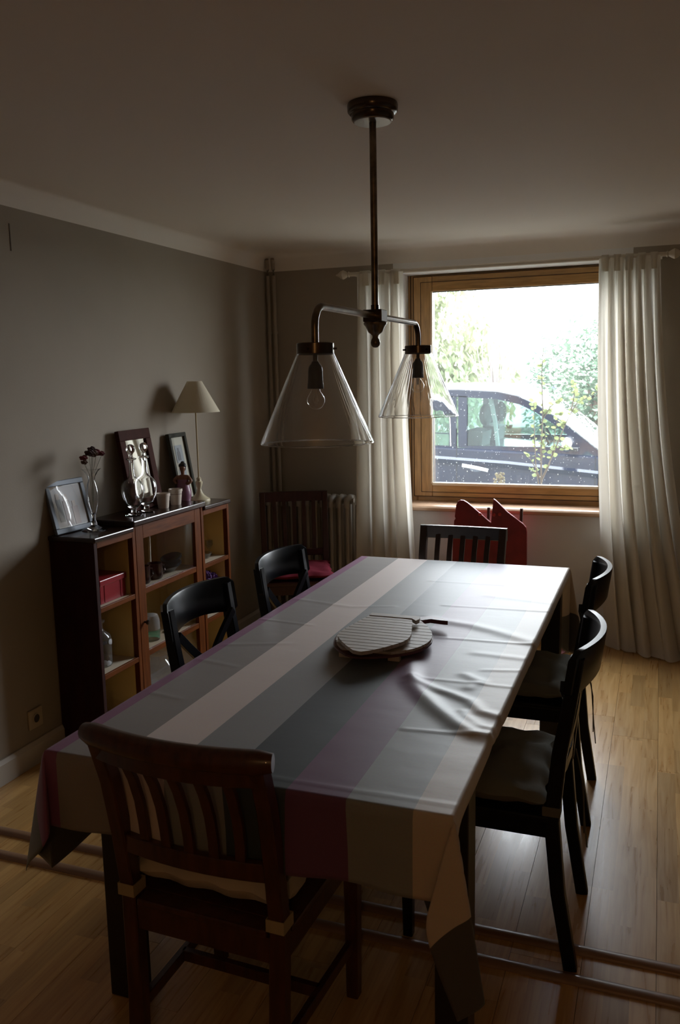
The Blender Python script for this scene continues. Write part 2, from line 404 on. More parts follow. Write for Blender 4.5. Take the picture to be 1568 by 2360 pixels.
# ------------------------------------------------------------------ window
YF = 5.43
win = MB()
fo = .058                       # fixed frame width
win.bb(WX0, WX0+fo, YF, YF+.07, WZ0, WZ1).bb(WX1-fo, WX1, YF, YF+.07, WZ0, WZ1)
wf = win.build('window_1', PINE, bevel=.004); struct(wf)
MB().bb(WX0+fo, WX1-fo, YF, YF+.07, WZ0, WZ0+fo).bb(WX0+fo, WX1-fo, YF, YF+.07, WZ1-.05, WZ1).build('frame_rail', PINEH, wf, bevel=.004)
sx0, sx1, sz0, sz1 = WX0+.04, WX1-.04, WZ0+.035, WZ1-.012
px0, px1, pz0, pz1 = -1.378, -.335, .912, 2.135
ys = YF-.022
for (a, b) in ((sx0, px0), (px1, sx1)): MB().bb(a, b, ys, ys+.075, sz0, sz1).build('sash_stile', PINE, wf, bevel=.005)
for (a, b) in ((sz0, pz0), (pz1, sz1)): MB().bb(px0, px1, ys+.002, ys+.073, a, b).build('sash_rail', PINEH, wf, bevel=.005)
bead = .012
LINE = mat('joint_shade', (.06,.03,.012), .8)
for k_, (i_, d_) in enumerate(((0, .0015), (1, .0015))):
    # flat dark strips painting the shade in frame and sash joints and mouldings
    q_ = (sx0, sx1, sz0, sz1) if k_ == 0 else (sx0+.048, sx1-.048, sz0+.030, sz1-.036)
    yy_ = ys-.0012; m_w = .004
    jm = MB()
    jm.bb(q_[0]-m_w/2, q_[0]+m_w/2, yy_, yy_+.004, q_[2], q_[3]).bb(q_[1]-m_w/2, q_[1]+m_w/2, yy_, yy_+.004, q_[2], q_[3])
    jm.bb(q_[0], q_[1], yy_, yy_+.004, q_[2]-m_w/2, q_[2]+m_w/2).bb(q_[0], q_[1], yy_, yy_+.004, q_[3]-m_w/2, q_[3]+m_w/2)
    tag(jm.build('joint_shade_line', LINE, wf), kind='stuff')
for (a, b) in ((WX0+.014, WX0+.020), (WX1-.020, WX1-.014)): MB().bb(a, b, YF-.0012, YF+.002, WZ0, WZ1).build('joint_shade_line', LINE, wf)  # outer frame profile: its shade line as a dark strip
g = MB()
g.bb(px0, px0+.004, ys+.02, ys+.05, pz0, pz1).bb(px1-.004, px1, ys+.02, ys+.05, pz0, pz1).bb(px0, px1, ys+.02, ys+.05, pz1-.004, pz1).bb(px0, px1, ys+.02, ys+.05, pz0, pz0+.004)
g.build('gasket', GASKET, wf)
gb = MB().bb(px0, px1, ys-.002, ys+.012, pz0-.012, pz0+.004).bb(px0-.008, px0+.003, ys-.002, ys+.012, pz0, pz1)
gb.build('glazing_bead', mat('pale_bead', (.72,.60,.42), .3), wf)
MB().bb(px0, px1, ys+.030, ys+.036, pz0, pz1).build('glass_pane', PANE, wf)
# raindrops standing on the outside of the pane
dr = MB(); rnd = random.Random(3)
for i in range(420):
    t = rnd.random(); xx = px0+.02+(px1-px0-.04)*rnd.random(); zz = pz0+.01+(pz1-pz0)*.62*rnd.random()**1.3
    rr = .0012+.0022*rnd.random()**2
    dr.ell((xx, ys+.0365, zz), (rr, rr*.5, rr*1.25), 6, 4)
tag(dr.build('raindrops', mat('water_drop', (.85,.9,.92), .05, spec=1), wf, smooth=True), kind='stuff')
# sill with rounded nose
sp_ = [(YF+.01, .762), (YF+.01, .792), (Y1-.025, .794), (Y1-.040, .790), (Y1-.048, .779), (Y1-.046, .765), (Y1-.036, .757), (Y1-.02, .757), (Y1, .760)]
struct(MB().prism(sp_, 0, WX0-.012, WX1+.02).build('window_sill', SILLM, smooth=True))
# small frame-wall trace at the top of the left wall
struct(MB().bb(X0, X0+.002, 2.846, 2.851, 2.13, 2.235).build('trim_4', mat('dull_crack', (.12,.10,.08), .9)))

# ------------------------------------------------------------------ curtains and rod
RY = 5.115
rod = empty('curtain_rod', (-.87, RY, 2.235), 0, 'long cream curtain rod above the window with pointed end finials', 'curtain rod')
MB().tube([(-.96,0,0), (.88,0,0)], .0125, 14).build('pole', RODM, rod, smooth=True)
for s_ in (-1, 1):
    xs = -.955 if s_ < 0 else .875
    prof = [(.0125,0),(.018,.004),(.012,.012),(.022,.028),(.028,.042),(.022,.058),(.010,.074),(.003,.090),(0,.092)]
    vs_ = []; mb = MB().lathe(prof, 16)
    mb.v = [(xs+s_*z, x_, y_) for (x_, y_, z) in mb.v]
    mb.build('finial', RODM, rod, smooth=True)
for xx in (-.92, .845): MB().bar((xx, 0, 0), (xx, Y1-RY, 0), .02, .02).build('bracket', RODM, rod)

def curtain(name, xt0, xt1, xb0, xb1, folds, ymid, ybot, label, seed, amp=.028, flare=None, ztop=2.249):
    rd = random.Random(seed); ph = [rd.random()*6.28 for _ in range(6)]
    root = empty(name, ((xt0+xt1)/2, ymid, 0), 0, label, 'curtain')
    cx = (xt0+xt1)/2
    def f(u, v):
        z = ztop-v*(ztop-.008)
        q = v**1.6
        xa = xt0+(xb0-xt0)*(flare(v) if flare else q); xb_ = xt1+(xb1-xt1)*(flare(v) if flare else q)
        x_ = xa+(xb_-xa)*u
        A = amp*(.35+.65*min(1, v*5))*(1+.35*sin(ph[2]+u*5))*(1+.6*v)
        wv = sin(u*folds*2*pi+ph[0]+1.1*sin(v*2.3+ph[1])+.5*sin(u*7+ph[3]))
        wv2 = .35*sin(u*folds*3.3*pi+ph[4]+v*2)
        sharp = wv*(1-.25*abs(wv))*1.2
        x_ += .35*A*cos(u*folds*2*pi+ph[0])*(.3+v)
        y_ = ymid+(ybot(u)-ymid)*(v**5)+A*(sharp+wv2)
        if z < .05: y_ -= (.05-z)*.5
        return (x_-cx, y_-ymid, z)
    mb = MB().grid(170, 90, f)
    o = mb.build('panel', CURT, root, smooth=True)
    # tabs over the rod
    nt = max(3, int(folds*.8))
    for k in range(nt):
        xx = xt0+(xt1-xt0)*(k+.5)/nt-cx; wd = (xt1-xt0)/nt*.62
        tb = MB()
        pr = [(.016*cos(a), 2.235+.016*sin(a)) for a in [R(200)-R(220)*j/8 for j in range(9)]]
        pr = [(-.018, 2.16)]+[(p[0], p[1]) for p in pr]+[(.018, 2.16)]
        for j in range(len(pr)-1):
            a, b = pr[j], pr[j+1]
            tb.add([(xx-wd/2, RY-ymid+a[0], a[1]), (xx+wd/2, RY-ymid+a[0], a[1]), (xx+wd/2, RY-ymid+b[0], b[1]), (xx-wd/2, RY-ymid+b[0], b[1])], [(0,1,2,3)])
        tb.build('tab', CURT, root, smooth=True, solid=.002)
    return root
curtain('curtain', -1.775, -1.475, -1.80, -1.36, 4.5, 5.10, lambda u: 5.09, 'cream cotton tab-top curtain hanging left of the window beside the radiator', 4, ztop=2.232)
curtain('curtain', -.345, -.025, -.235, .30, 6.5, 5.10, lambda u: 5.12-.22*u, 'cream cotton tab-top curtain right of the window, flaring onto the floor', 11, amp=.030,
        flare=lambda v: .25*v+.75*v**2.2, ztop=2.232)

# ------------------------------------------------------------------ radiator and pipes
rad = empty('radiator', (-2.12, 5.12, 0), 0, 'old off-white cast iron column radiator under the left part of the back wall', 'radiator')
ENAM = mat('old_radiator_enamel', (.40,.37,.32), .45, noise=.15, nscale=10)
for i in range(11):
    xx = -.28+i*.055
    mb = MB()
    for yy in (-.058, 0, .058):
        mb.tube([(xx, yy, .12), (xx, yy, .80)], .0125, 10)
    for zz, dz in ((.825, 1), (.10, -1)):
        mb.tube([(xx, -.066, zz-dz*.04), (xx, -.066, zz-dz*.012), (xx, -.054, zz+dz*.012), (xx, 0, zz+dz*.022), (xx, .054, zz+dz*.012), (xx, .066, zz-dz*.012), (xx, .066, zz-dz*.04)], .019, 10)
        mb.tube([(xx-.0275, 0, zz), (xx+.0275, 0, zz)], .017, 10)
    mb.build('radiator_section', ENAM, rad, smooth=True)
for xx in (-.28, .27): MB().bb(xx-.015, xx+.015, -.05, .05, 0, .09).build('foot', ENAM, rad)
for i, xx in enumerate((-2.424, -2.383)):
    p = empty('heating_pipe', (xx, 5.21, 0), 0, ['painted heating pipe running up the room corner, the one nearer the left wall', 'painted heating pipe up the room corner, the one nearer the window'][i], 'pipe')
    MB().tube([(0,0,0), (0,0,2.27), (.0,-.006,2.31), (.006,-.022,2.345), (.012,-.04,2.37)], .0125, 12).build('tube', WALL, p, smooth=True)
    for zz in (.6, 1.9): MB().ring([(.0125,zz),(.0175,zz),(.0175,zz+.015),(.0125,zz+.015)], 14).build('clip', WALL, p)

# ------------------------------------------------------------------ wall socket
sk = empty('wall_socket', (X0, 2.775, .198), 0, 'square beige wall socket above the baseboard left of the cabinet', 'socket')
SOC = mat('beige_plastic', (.45,.38,.27), .4)
MB().bb(0, .009, -.042, .042, -.042, .042).build('plate', SOC, sk, bevel=.003)
MB().ring([(.018,0),(.022,0),(.022,.004),(.018,.004)], 20).build('rim', SOC, sk)
o = sk.children[-1]; o.rotation_euler = (0, R(90), 0); o.location = (.009, 0, 0)
o = MB().lathe([(.018,0),(.018,.0015),(0,.0015)], 20).build('well', mat('dark_socket_well', (.05,.04,.03), .6), sk); o.rotation_euler = (0, R(90), 0); o.location = (.009, 0, 0)

# ------------------------------------------------------------------ bookcase
cab = empty('bookcase', (-2.335, 3.545, 0), 0, 'low red-brown wooden bookcase against the left wall with a taller glazed middle door', 'bookcase')
cx, cy = -2.335, 3.545
def cp(x0, x1, y0, y1, z0, z1, name, m_, par=None, bev=.002):
    return MB().bb(x0-cx, x1-cx, y0-cy, y1-cy, z0, z1).build(name, m_, par or cab, bevel=bev)
XB, XF = -2.445, -2.215
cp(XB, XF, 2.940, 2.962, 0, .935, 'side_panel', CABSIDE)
cp(XB, XF, 3.222, 3.246, 0, .955, 'side_panel', CABFRONT)
cp(XB, XF, 3.845, 3.869, 0, .955, 'side_panel', CABFRONT)
cp(XB, XF, 4.128, 4.150, 0, .935, 'side_panel', CABFRONT)
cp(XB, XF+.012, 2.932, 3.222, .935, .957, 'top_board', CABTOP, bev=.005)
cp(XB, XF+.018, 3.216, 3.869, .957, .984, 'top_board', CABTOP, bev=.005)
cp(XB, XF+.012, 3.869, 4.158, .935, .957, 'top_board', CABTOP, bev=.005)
cp(XB-.003, XB+.006, 2.962, 4.128, .05, .935, 'back_panel', CABBACK, bev=0)
for y0, y1 in ((2.962, 3.222), (3.869, 4.128)):
    cp(XF-.02, XF, y0, y1, .908, .935, 'top_rail', CABFRONTH)
    for zz in (.33, .63, .05):
        cp(XB+.006, XF-.014, y0, y1, zz, zz+.016, 'shelf', SHELFM)
        cp(XF-.014, XF-.001, y0, y1, zz-.006, zz+.017, 'shelf_lip', CABFRONTH)
for zz in (.33, .63, .05):
    cp(XB+.006, XF-.03, 3.246, 3.845, zz, zz+.016, 'shelf', SHELFM)
for (ya, ztop_) in ((3.2205, .934), (3.8435, .954), (4.1265, .934)):
    cp(XB+.006, XF-.026, ya-.0015, ya+.0015, .066, ztop_, 'side_lining', CABBACK, bev=0)
cp(XF-.02, XF, 2.962, 3.222, 0, .05, 'plinth', CABFRONTH); cp(XF-.02, XF, 3.246, 3.845, 0, .05, 'plinth', CABFRONTH); cp(XF-.02, XF, 3.869, 4.128, 0, .05, 'plinth', CABFRONTH)
door = cp(XF-.024, XF-.002, 3.252, 3.312, .055, .952, 'door', CABFRONT)
cp(XF-.024, XF-.002, 3.782, 3.840, .055, .952, 'door_stile', CABFRONT, door)
cp(XF-.024, XF-.002, 3.312, 3.782, .888, .952, 'door_rail', CABFRONTH, door)
cp(XF-.024, XF-.002, 3.312, 3.782, .055, .115, 'door_rail', CABFRONTH, door)
for zz in (.338, .640): cp(XF-.020, XF-.004, 3.312, 3.782, zz-.014, zz+.014, 'glazing_bar', CABFRONTH, door)
cp(XF-.014, XF-.010, 3.305, 3.79, .10, .90, 'glass_pane', CLEARP, door, bev=0)
kn = MB().lathe([(.005,0),(.005,.010),(.011,.014),(.012,.020),(.008,.026),(0,.027)], 14).build('knob', mat('dark_knob', (.02,.012,.01), .3), door, smooth=True)
kn.rotation_euler = (0, R(90), 0); kn.location = (XF-.002-cx, 3.285-cy, .497)

# ------------------------------------------------------------------ things on the bookcase
ZL, ZM = .957, .984
def frame(name, p0, p1, z, h, lean, fwid, dep, fm, label, cat, inner):
    """stands on z between floor points p0->p1 (seen left to right), leaning back"""
    p0 = Vector((*p0, z)); p1 = Vector((*p1, z)); d = p1-p0; W = d.length
    root = empty(name, p0, atan2(d.y, d.x), label, cat)
    piv = Euler((lean, 0, 0)).to_matrix()        # local x along the frame, local -y towards the viewer side
    def bx(x0, x1, z0, z1, y0, y1, nm, m_, par=None, bev=0):
        c = piv @ Vector(((x0+x1)/2, (y0+y1)/2, (z0+z1)/2))
        return MB().box(c, (x1-x0, y1-y0, z1-z0), piv).build(nm, m_, par or root, bevel=bev)
    for a in ((0, W, 0, fwid), (0, W, h-fwid, h), (0, fwid, fwid, h-fwid), (W-fwid, W, fwid, h-fwid)):
        bx(*a, -dep, 0, 'frame_side', fm, bev=.003)
    bx(fwid*.8, W-fwid*.8, fwid*.8, h-fwid*.8, -dep*.45, -dep*.1, 'backing', inner)
    return root, bx, W
SILV = mat('blue_grey_frame', (.11,.13,.16), .5, metal=.2)
f1, bx, W = frame('photo_frame', (-2.413, 2.945), (-2.398, 3.185), ZL, .232, R(-14), .024, .014, SILV,
    'tilted blue-grey framed family photograph at the left end of the bookcase', 'picture frame', mat('photo_paper', (.42,.42,.44), .35))
PH = lambda n_, c: mat(n_, c, .4)
bx(.028, W-.028, .028, .205, -.0083, -.0070, 'photograph', PH('photo_print_grey', (.28,.27,.28)))
for (a, b, c, d_, col) in ((.045,.075,.05,.15,(.10,.11,.12)), (.085,.125,.03,.14,(.16,.12,.11)), (.095,.117,.14,.168,(.33,.26,.23)), (.05,.07,.15,.175,(.36,.30,.26)), (.135,.17,.03,.11,(.25,.17,.16)), (.14,.16,.11,.135,(.36,.28,.24))):
    bx(a, b, c, d_, -.0092, -.0084, 'printed_figure', PH('photo_ink', col))
bx(.02, W-.02, .02, .21, -.0118, -.0108, 'glass_pane', CLEARP)
WOODF = mat('dark_red_mirror_frame', (.06,.016,.010), .75, spec=.12, noise=.4, nscale=12)
MIR = mat('mirror_silver', (.86,.88,.86), .015, metal=1)
f2, bx, W = frame('leaning_mirror', (-2.366, 3.44), (-2.385, 3.735), ZM, .392, R(-9.5), .050, .022, WOODF,
    'dark wood framed mirror leaning on the wall behind the two decanters', 'mirror', MIR)
bx(.045, W-.045, .045, .347, -.0125, -.0112, 'mirror_glass', MIR)
GREYF = mat('olive_grey_frame', (.05,.05,.04), .75, spec=.12)
f3, bx, W = frame('photo_frame', (-2.375, 3.895), (-2.385, 4.085), ZM-.005, .375, R(-9.5), .022, .022, GREYF,
    'tall dark grey frame with two small portraits behind the pale cups', 'picture frame', mat('cream_mat_board', (.42,.41,.33), .6))
for zz in (.215, .085):
    ph = bx(.055, W-.055, zz, zz+.095, -.0112, -.0104, 'portrait', PH('portrait_print', (.20,.23,.25)))
    bx(.075, .105, zz+.012, zz+.06, -.0122, -.0113, 'printed_figure', PH('portrait_dark', (.05,.055,.07)), ph)
    bx(.082, .098, zz+.06, zz+.08, -.0122, -.0113, 'printed_head', PH('portrait_dark2', (.05,.055,.07)), ph)
# stays behind the frames' feet sit on tops that differ by 2.7 cm; right frame stands on the right section
f3.location.z = ZM if False else ZL+.001
f3.location.z = ZL; 

# trumpet vase with dried roses
va = empty('trumpet_vase', (-2.335, 3.115, ZL), 0, 'slender clear glass footed vase holding dried roses, left end of the bookcase', 'vase')
pv = [(.056,0),(.056,.003),(.030,.012),(.014,.022),(.012,.034),(.008,.045),(.010,.070),(.019,.10),(.026,.145),(.027,.175),(.020,.205),(.014,.222),(.017,.24),(.030,.262),(.043,.274)]
inn = [(r-.0022, z) for r, z in reversed(pv[6:])]+[(0,.08)]
MB().lathe(pv+inn, 28).build('glass_body', CRYSOLID, va, smooth=True)
MB().ell((0,0,.030), (.015,.015,.008)).build('knop', CRYSOLID, va, smooth=True)
ro = empty('dried_roses', (-2.335, 3.115, ZL+.09), 0, 'small bunch of dark dried roses standing in the slender vase', 'flowers')
RM = [mat('dried_rose_%s' % n_, c, .8, noise=.4, nscale=30) for n_, c in (('crimson',(.16,.02,.03)),('maroon',(.05,.015,.015)),('brown',(.10,.05,.03)))]
STM = mat('pale_dry_stem', (.25,.24,.18), .7)
rr_ = random.Random(5)
for k, (dx, dy, dz, s_) in enumerate(((0,-.046,.236,.022),(.012,-.020,.256,.026),(.006,.012,.250,.028),(0,.044,.252,.026),(-.01,.026,.268,.022),(.01,-.056,.218,.018),(.015,.060,.246,.020))):
    MB().tube([(0,0,.0), (dx*.3,dy*.25,.16), (dx,dy,dz-s_*.6)], .0011, 6).build('stem', STM, ro)
    mb = MB()
    for q in range(9):
        a = q*2.4; t = .35+.65*q/9
        rot = Euler((R(20+50*t), 0, a)).to_matrix()
        mb.ell(Vector((dx,dy,dz))+Vector((cos(a)*s_*.45*t, sin(a)*s_*.45*t, s_*.3*(1-t)*(1 if q % 2 else -1))), (s_*.50, s_*.26, s_*.50), 7, 5, rot)
    mb.build('blossom', RM[k % 3], ro, smooth=True)

# decanters
def decanter(loc, label):
    d = empty('decanter', loc, 0, label, 'decanter', 'stoppered glass decanters on the bookcase')
    pf = [(.040,0),(.040,.004),(.022,.010),(.013,.016),(.012,.028),(.020,.036),(.036,.052),(.050,.085),(.055,.115),(.052,.142),(.038,.163),(.019,.178),(.0125,.195),(.0115,.25),(.013,.258),(.024,.264),(.025,.268),(.014,.272)]
    inner = [(max(r-.0025,.001), z) for r, z in reversed(pf[6:16])]+[(.02,.042),(0,.04)]
    MB().lathe(pf+inner, 30).build('glass_body', CRYSOLID, d, smooth=True)
    MB().ell((0,0,.022), (.013,.013,.012)).build('stem_knop', CRYSOLID, d, smooth=True)
    MB().lathe([(0,.245),(.008,.25),(.010,.272),(.007,.282),(.010,.290),(.018,.300),(.021,.313),(.018,.326),(.009,.333),(0,.335)], 24).build('stopper', CRYSOLID, d, smooth=True)
    return d
decanter((-2.300, 3.372, ZM), 'clear glass decanter with ball stopper, the one nearer the camera')
decanter((-2.300, 3.480, ZM), 'clear glass decanter with ball stopper, the one nearer the pale cups')
# pale cups
CUPM = mat('pale_ceramic', (.62,.54,.46), .5)
def cup(loc, label, h):
    d = empty('ceramic_cup', loc, 0, label, 'cup', 'pale tapered cups on the bookcase')
    MB().lathe([(0,0),(.025,0),(.026,.003),(.0325,h-.014),(.035,h-.013),(.0355,h),(.031,h),(.029,h-.015),(.023,.006),(0,.006)], 26).build('body', CUPM, d, smooth=True)
    if h > .077: o_ = MB().ring([(.0300,.052),(.0314,.052),(.0317,.058),(.0303,.058)], 26).build('band', mat('faint_print', (.38,.30,.25), .6), d)
cup((-2.290, 3.612, ZM), 'small pale tapered ceramic cup beside the decanters', .074)
cup((-2.292, 3.733, ZM), 'slightly taller pale tapered cup in front of the figurine', .080)
# figurine
fg = empty('figurine', (-2.345, 3.862, ZL), R(20), 'small figurine of a plump dark-haired woman in a mauve dress', 'figurine')
SKINM = mat('figurine_skin', (.22,.10,.06), .4); DRM = mat('figurine_mauve_dress', (.22,.09,.15), .35); HAIRM = mat('figurine_hair', (.015,.012,.010), .5)
fg.location.y = 3.90
fz = .0
def skin_fig(pts, edges, name, m_, par, sub=2):
    me = bpy.data.meshes.new(name); me.from_pydata([p[:3] for p in pts], edges, []); me.materials.append(m_)
    o_ = bpy.data.objects.new(name, me); C.objects.link(o_); o_.parent = par
    me2 = o_.modifiers.new('k', 'SKIN'); 
    if not me.skin_vertices: 
        bpy.context.view_layer.objects.active = o_
    for i, p in enumerate(pts): me.skin_vertices[0].data[i].radius = (p[3], p[4] if len(p) > 4 else p[3])
    me.skin_vertices[0].data[0].use_root = True
    su = o_.modifiers.new('u', 'SUBSURF'); su.levels = sub; su.render_levels = sub
    me2.use_smooth_shade = True
    return o_
bp_ = [(0,0,.075,.034,.032),(0,0,.11,.029,.025),(0,0,.14,.034,.026),(0,0,.160,.010),(0,-.001,.176,.010),(0,-.004,.192,.018),(0,-.002,.207,.017),
       (.026,0,.150,.010),(.046,-.006,.126,.011),(.026,-.016,.110,.007),(.016,-.022,.118,.006),
       (-.026,0,.150,.010),(-.048,-.002,.128,.011),(-.030,-.014,.112,.007),
       (.013,0,.045,.020),(.012,0,.012,.012),(.012,-.008,.004,.009),(-.013,0,.045,.020),(-.012,0,.012,.012),(-.012,-.008,.004,.009)]
be_ = [(0,1),(1,2),(2,3),(3,4),(4,5),(5,6),(2,7),(7,8),(8,9),(9,10),(2,11),(11,12),(12,13),(0,14),(14,15),(15,16),(0,17),(17,18),(18,19)]
body = skin_fig(bp_, be_, 'body', SKINM, fg)
MB().lathe([(0,.02),(.036,.02),(.041,.045),(.042,.07),(.034,.10),(.029,.122),(.030,.135),(.020,.136),(0,.136)], 22).build('dress', DRM, fg, smooth=True)
MB().ell((0,.005,.207), (.021,.019,.016)).ell((0,.014,.196), (.017,.012,.020)).ell((0,.012,.222), (.011,.010,.008)).build('hair', HAIRM, fg, smooth=True)
MB().lathe([(0,0),(.03,0),(.03,.005),(0,.005)], 20).build('base', SKINM, fg)
# table lamp
LC = mat('cream_lacquer', (.60,.53,.36), .45)
tl = empty('table_lamp', (-2.325, 4.03, ZL), 0, 'thin cream table lamp with turned base and conical cream shade on the bookcase', 'lamp')
MB().lathe([(0,0),(.056,0),(.058,.006),(.056,.014),(.040,.024),(.026,.036),(.017,.050),(.012,.064),(.011,.072),(.015,.082),(.019,.098),(.019,.108),(.014,.110),(.012,.122),(.014,.124),(.009,.130),(.0045,.136),(0,.137)], 28).build('base', LC, tl, smooth=True)
MB().tube([(0,0,.13), (0,0,.535)], .0042, 10).build('pole', mat('pole_brass_cream', (.45,.35,.18), .4), tl, smooth=True)
sh = thinshade = cloth('cream_lamp_shade', (.80,.74,.60), .35)
MB().ring([(.128,.482),(.1292,.482),(.0392,.645),(.038,.645)], 40).build('lamp_shade', sh, tl, smooth=True)
mb = MB()
for a in range(3): mb.tube([(0,0,.60), (.05*cos(a*2.1), .05*sin(a*2.1), .622)], .0012, 6)
mb.build('shade_carrier', BAKE, tl); MB().tube([(0,0,.53), (0,0,.585)], .012, 12).build('lamp_holder', LC, tl, smooth=True)

# ------------------------------------------------------------------ things on the shelves
SZ1, SZ2, SZ3 = .646, .346, .066
RB = mat('red_lacquer_box', (.30,.02,.03), .3, noise=.2, nscale=10)
rb = empty('lidded_box', (-2.325, 3.115, SZ1), 0, 'deep red lidded box on the upper left shelf of the bookcase', 'box')
MB().bb(-.075, .075, -.105, .085, 0, .085).build('body', RB, rb, bevel=.003)
MB().bb(-.080, .080, -.110, .090, .080, .108).build('lid', RB, rb, bevel=.004)
MB().bb(.074, .077, -.075, -.065, .005, .08).bb(.074, .077, .045, .055, .005, .08).build('corner_band', RB, rb)
bt = empty('patterned_bottle', (-2.32, 3.075, SZ2), 0, 'clear glass carafe with pale frosted pattern on the middle left shelf', 'bottle')
MB().lathe([(0,0),(.050,0),(.053,.006),(.053,.125),(.048,.140),(.026,.158),(.018,.172),(.018,.190),(.028,.200),(.029,.206),(.017,.208)], 26).build('glass_body', thin_glass('patterned_glass', (.85,.87,.88), dust_haze=.12), bt, smooth=True)
mb = MB()
for k in range(26):
    a = k*2.399; zz = .015+.10*((k*.618) % 1); s_ = .008+.006*((k*.37) % 1)
    rot = Euler((0, R(90), a)).to_matrix()
    mb.ell((.0535*cos(a), .0535*sin(a), zz), (s_, s_, .0015), 8, 4, rot)
tag(mb.build('frosted_pattern', mat('frost_white', (.45,.46,.48), .5), bt, smooth=True), kind='stuff')
# dark mugs and small dishes behind the door glass
MUG = mat('dark_glazed_mug', (.035,.02,.018), .15); DISH = mat('dark_steel_dish', (.10,.12,.14), .2, metal=.8)
def mug(loc, m_, h, r_, label):
    d = empty('mug', loc, R(70), label, 'mug')
    MB().lathe([(0,0),(r_*.8,0),(r_,.01),(r_,h),(r_-.003,h),(r_-.004,.012),(0,.008)], 22).build('body', m_, d, smooth=True)
    MB().tube([(r_*.95,0,h*.8), (r_+.02,0,h*.75), (r_+.024,0,h*.4), (r_*.95,0,h*.2)], .004, 8).build('handle', m_, d, smooth=True)
mug((-2.30, 3.415, SZ1), MUG, .085, .036, 'dark glossy mug behind the door glass, nearest its left stile')
mug((-2.30, 3.520, SZ1), MUG, .078, .038, 'dark brown mug behind the door glass, beside the white taper')
cn = empty('taper_candle', (-2.355, 3.565, SZ1), 0, 'thin white taper standing among dark mugs behind the glass door', 'candle')
MB().lathe([(0,0),(.02,0),(.02,.006),(.008,.012),(.008,.03),(0,.03)], 16).build('holder', DISH, cn, smooth=True)
MB().tube([(0,0,.02), (.004,0,.225)], .0055, 10).build('wax_stick', mat('white_wax', (.7,.66,.56), .5), cn, smooth=True)
ds = empty('dish_stack', (-2.30, 3.67, SZ1), 0, 'jumbled stack of small dark metal dishes behind the glass door', 'dishes')
for k in range(5):
    o_ = MB().lathe([(0,0),(.028,0),(.052,.018),(.056,.020),(.052,.022),(.028,.003),(0,.003)], 22).build('dish', DISH, ds, smooth=True)
    o_.location = (.004*k-.01, .01*(k % 2), .004+.014*k); o_.rotation_euler = (R(4*k), R(-9+6*(k % 3)), 0)
tj = empty('tinted_jug', (-2.315, 3.475, SZ2), 0, 'clear glass jug with teal tinted base behind the cabinet door', 'jug')
MB().lathe([(0,0),(.044,0),(.047,.006),(.048,.055),(0,.055)], 24).build('tinted_base', TEALG, tj, smooth=True)
MB().ring([(.046,.055),(.048,.055),(.047,.10),(.040,.125),(.038,.125),(.045,.10)], 24).build('glass_body', thin_glass('cloudy_glass', dust_haze=.3), tj, smooth=True)
def goblet(loc, label, s_=1, group=None):
    d = empty('goblet', loc, 0, label, 'glass', group)
    MB().lathe([(0,0),(.032*s_,0),(.032*s_,.002),(.006*s_,.008),(.004*s_,.05*s_),(.018*s_,.062*s_),(.036*s_,.095*s_),(.034*s_,.14*s_),(.033*s_,.14*s_),(.034*s_,.095*s_),(0,.066*s_)], 22).build('bowl_and_stem', CRYST, d, smooth=True)
goblet((-2.30, 3.615, SZ2), 'stemmed clear glass beside the teal jug behind the door', 1)
goblet((-2.33, 3.70, SZ2), 'smaller stemmed glass on the middle door shelf, right of the teal jug', .85)
bw = empty('glass_globe_vase', (-2.31, 3.53, SZ3), 0, 'round clear glass vase on the lowest shelf behind the door', 'vase')
MB().lathe([(0,0),(.03,0),(.034,.008),(.025,.016),(.062,.045),(.078,.085),(.07,.13),(.042,.165),(.05,.19),(.048,.19),(.04,.165),(.067,.13),(.075,.085),(.06,.047),(0,.03)], 26).build('glass_body', CRYST, bw, smooth=True)
goblet((-2.32, 4.10, SZ1), 'short stemmed glass on the top right shelf', .6)
sc_ = empty('glass_dish', (-2.305, 4.02, SZ1), 0, 'small clear glass dish on the top right shelf of the bookcase', 'dish')
MB().lathe([(0,0),(.025,0),(.028,.004),(.042,.028),(.044,.03),(.04,.028),(.026,.006),(0,.004)], 24).build('glass_body', CRYST, sc_, smooth=True)
pg = empty('dried_flower_bunch', (-2.30, 4.02, SZ2), 0, 'bunch of purple dried flowers on the middle right shelf', 'flowers')
VIO = mat('violet_petals', (.17,.07,.28), .8, noise=.5, nscale=20)
mb = MB(); rq = random.Random(9)
for k in range(130):
    a = rq.random()*6.28; e_ = rq.random()**.6
    c_ = Vector((cos(a)*.06*e_, sin(a)*.105*e_, .155+.055*(1-e_*e_)+rq.uniform(-.012,.012)))
    mb.ell(c_, (.013,.006,.010), 6, 4, Euler((rq.random()*3, rq.random()*3, 0)).to_matrix())
tag(mb.build('petals', VIO, pg, smooth=True), kind='stuff')
mb = MB()
for k in range(16):
    a = k*.39*2; mb.tube([(0,0,.01), (.03*cos(a), .06*sin(a), .15)], .0015, 5)
mb.build('stems', STM, pg)
pot = MB().lathe([(0,0),(.035,0),(.045,.07),(.042,.07),(.033,.006),(0,.006)], 20).build('pot', mat('brown_pot', (.12,.06,.04), .5), pg, smooth=True)

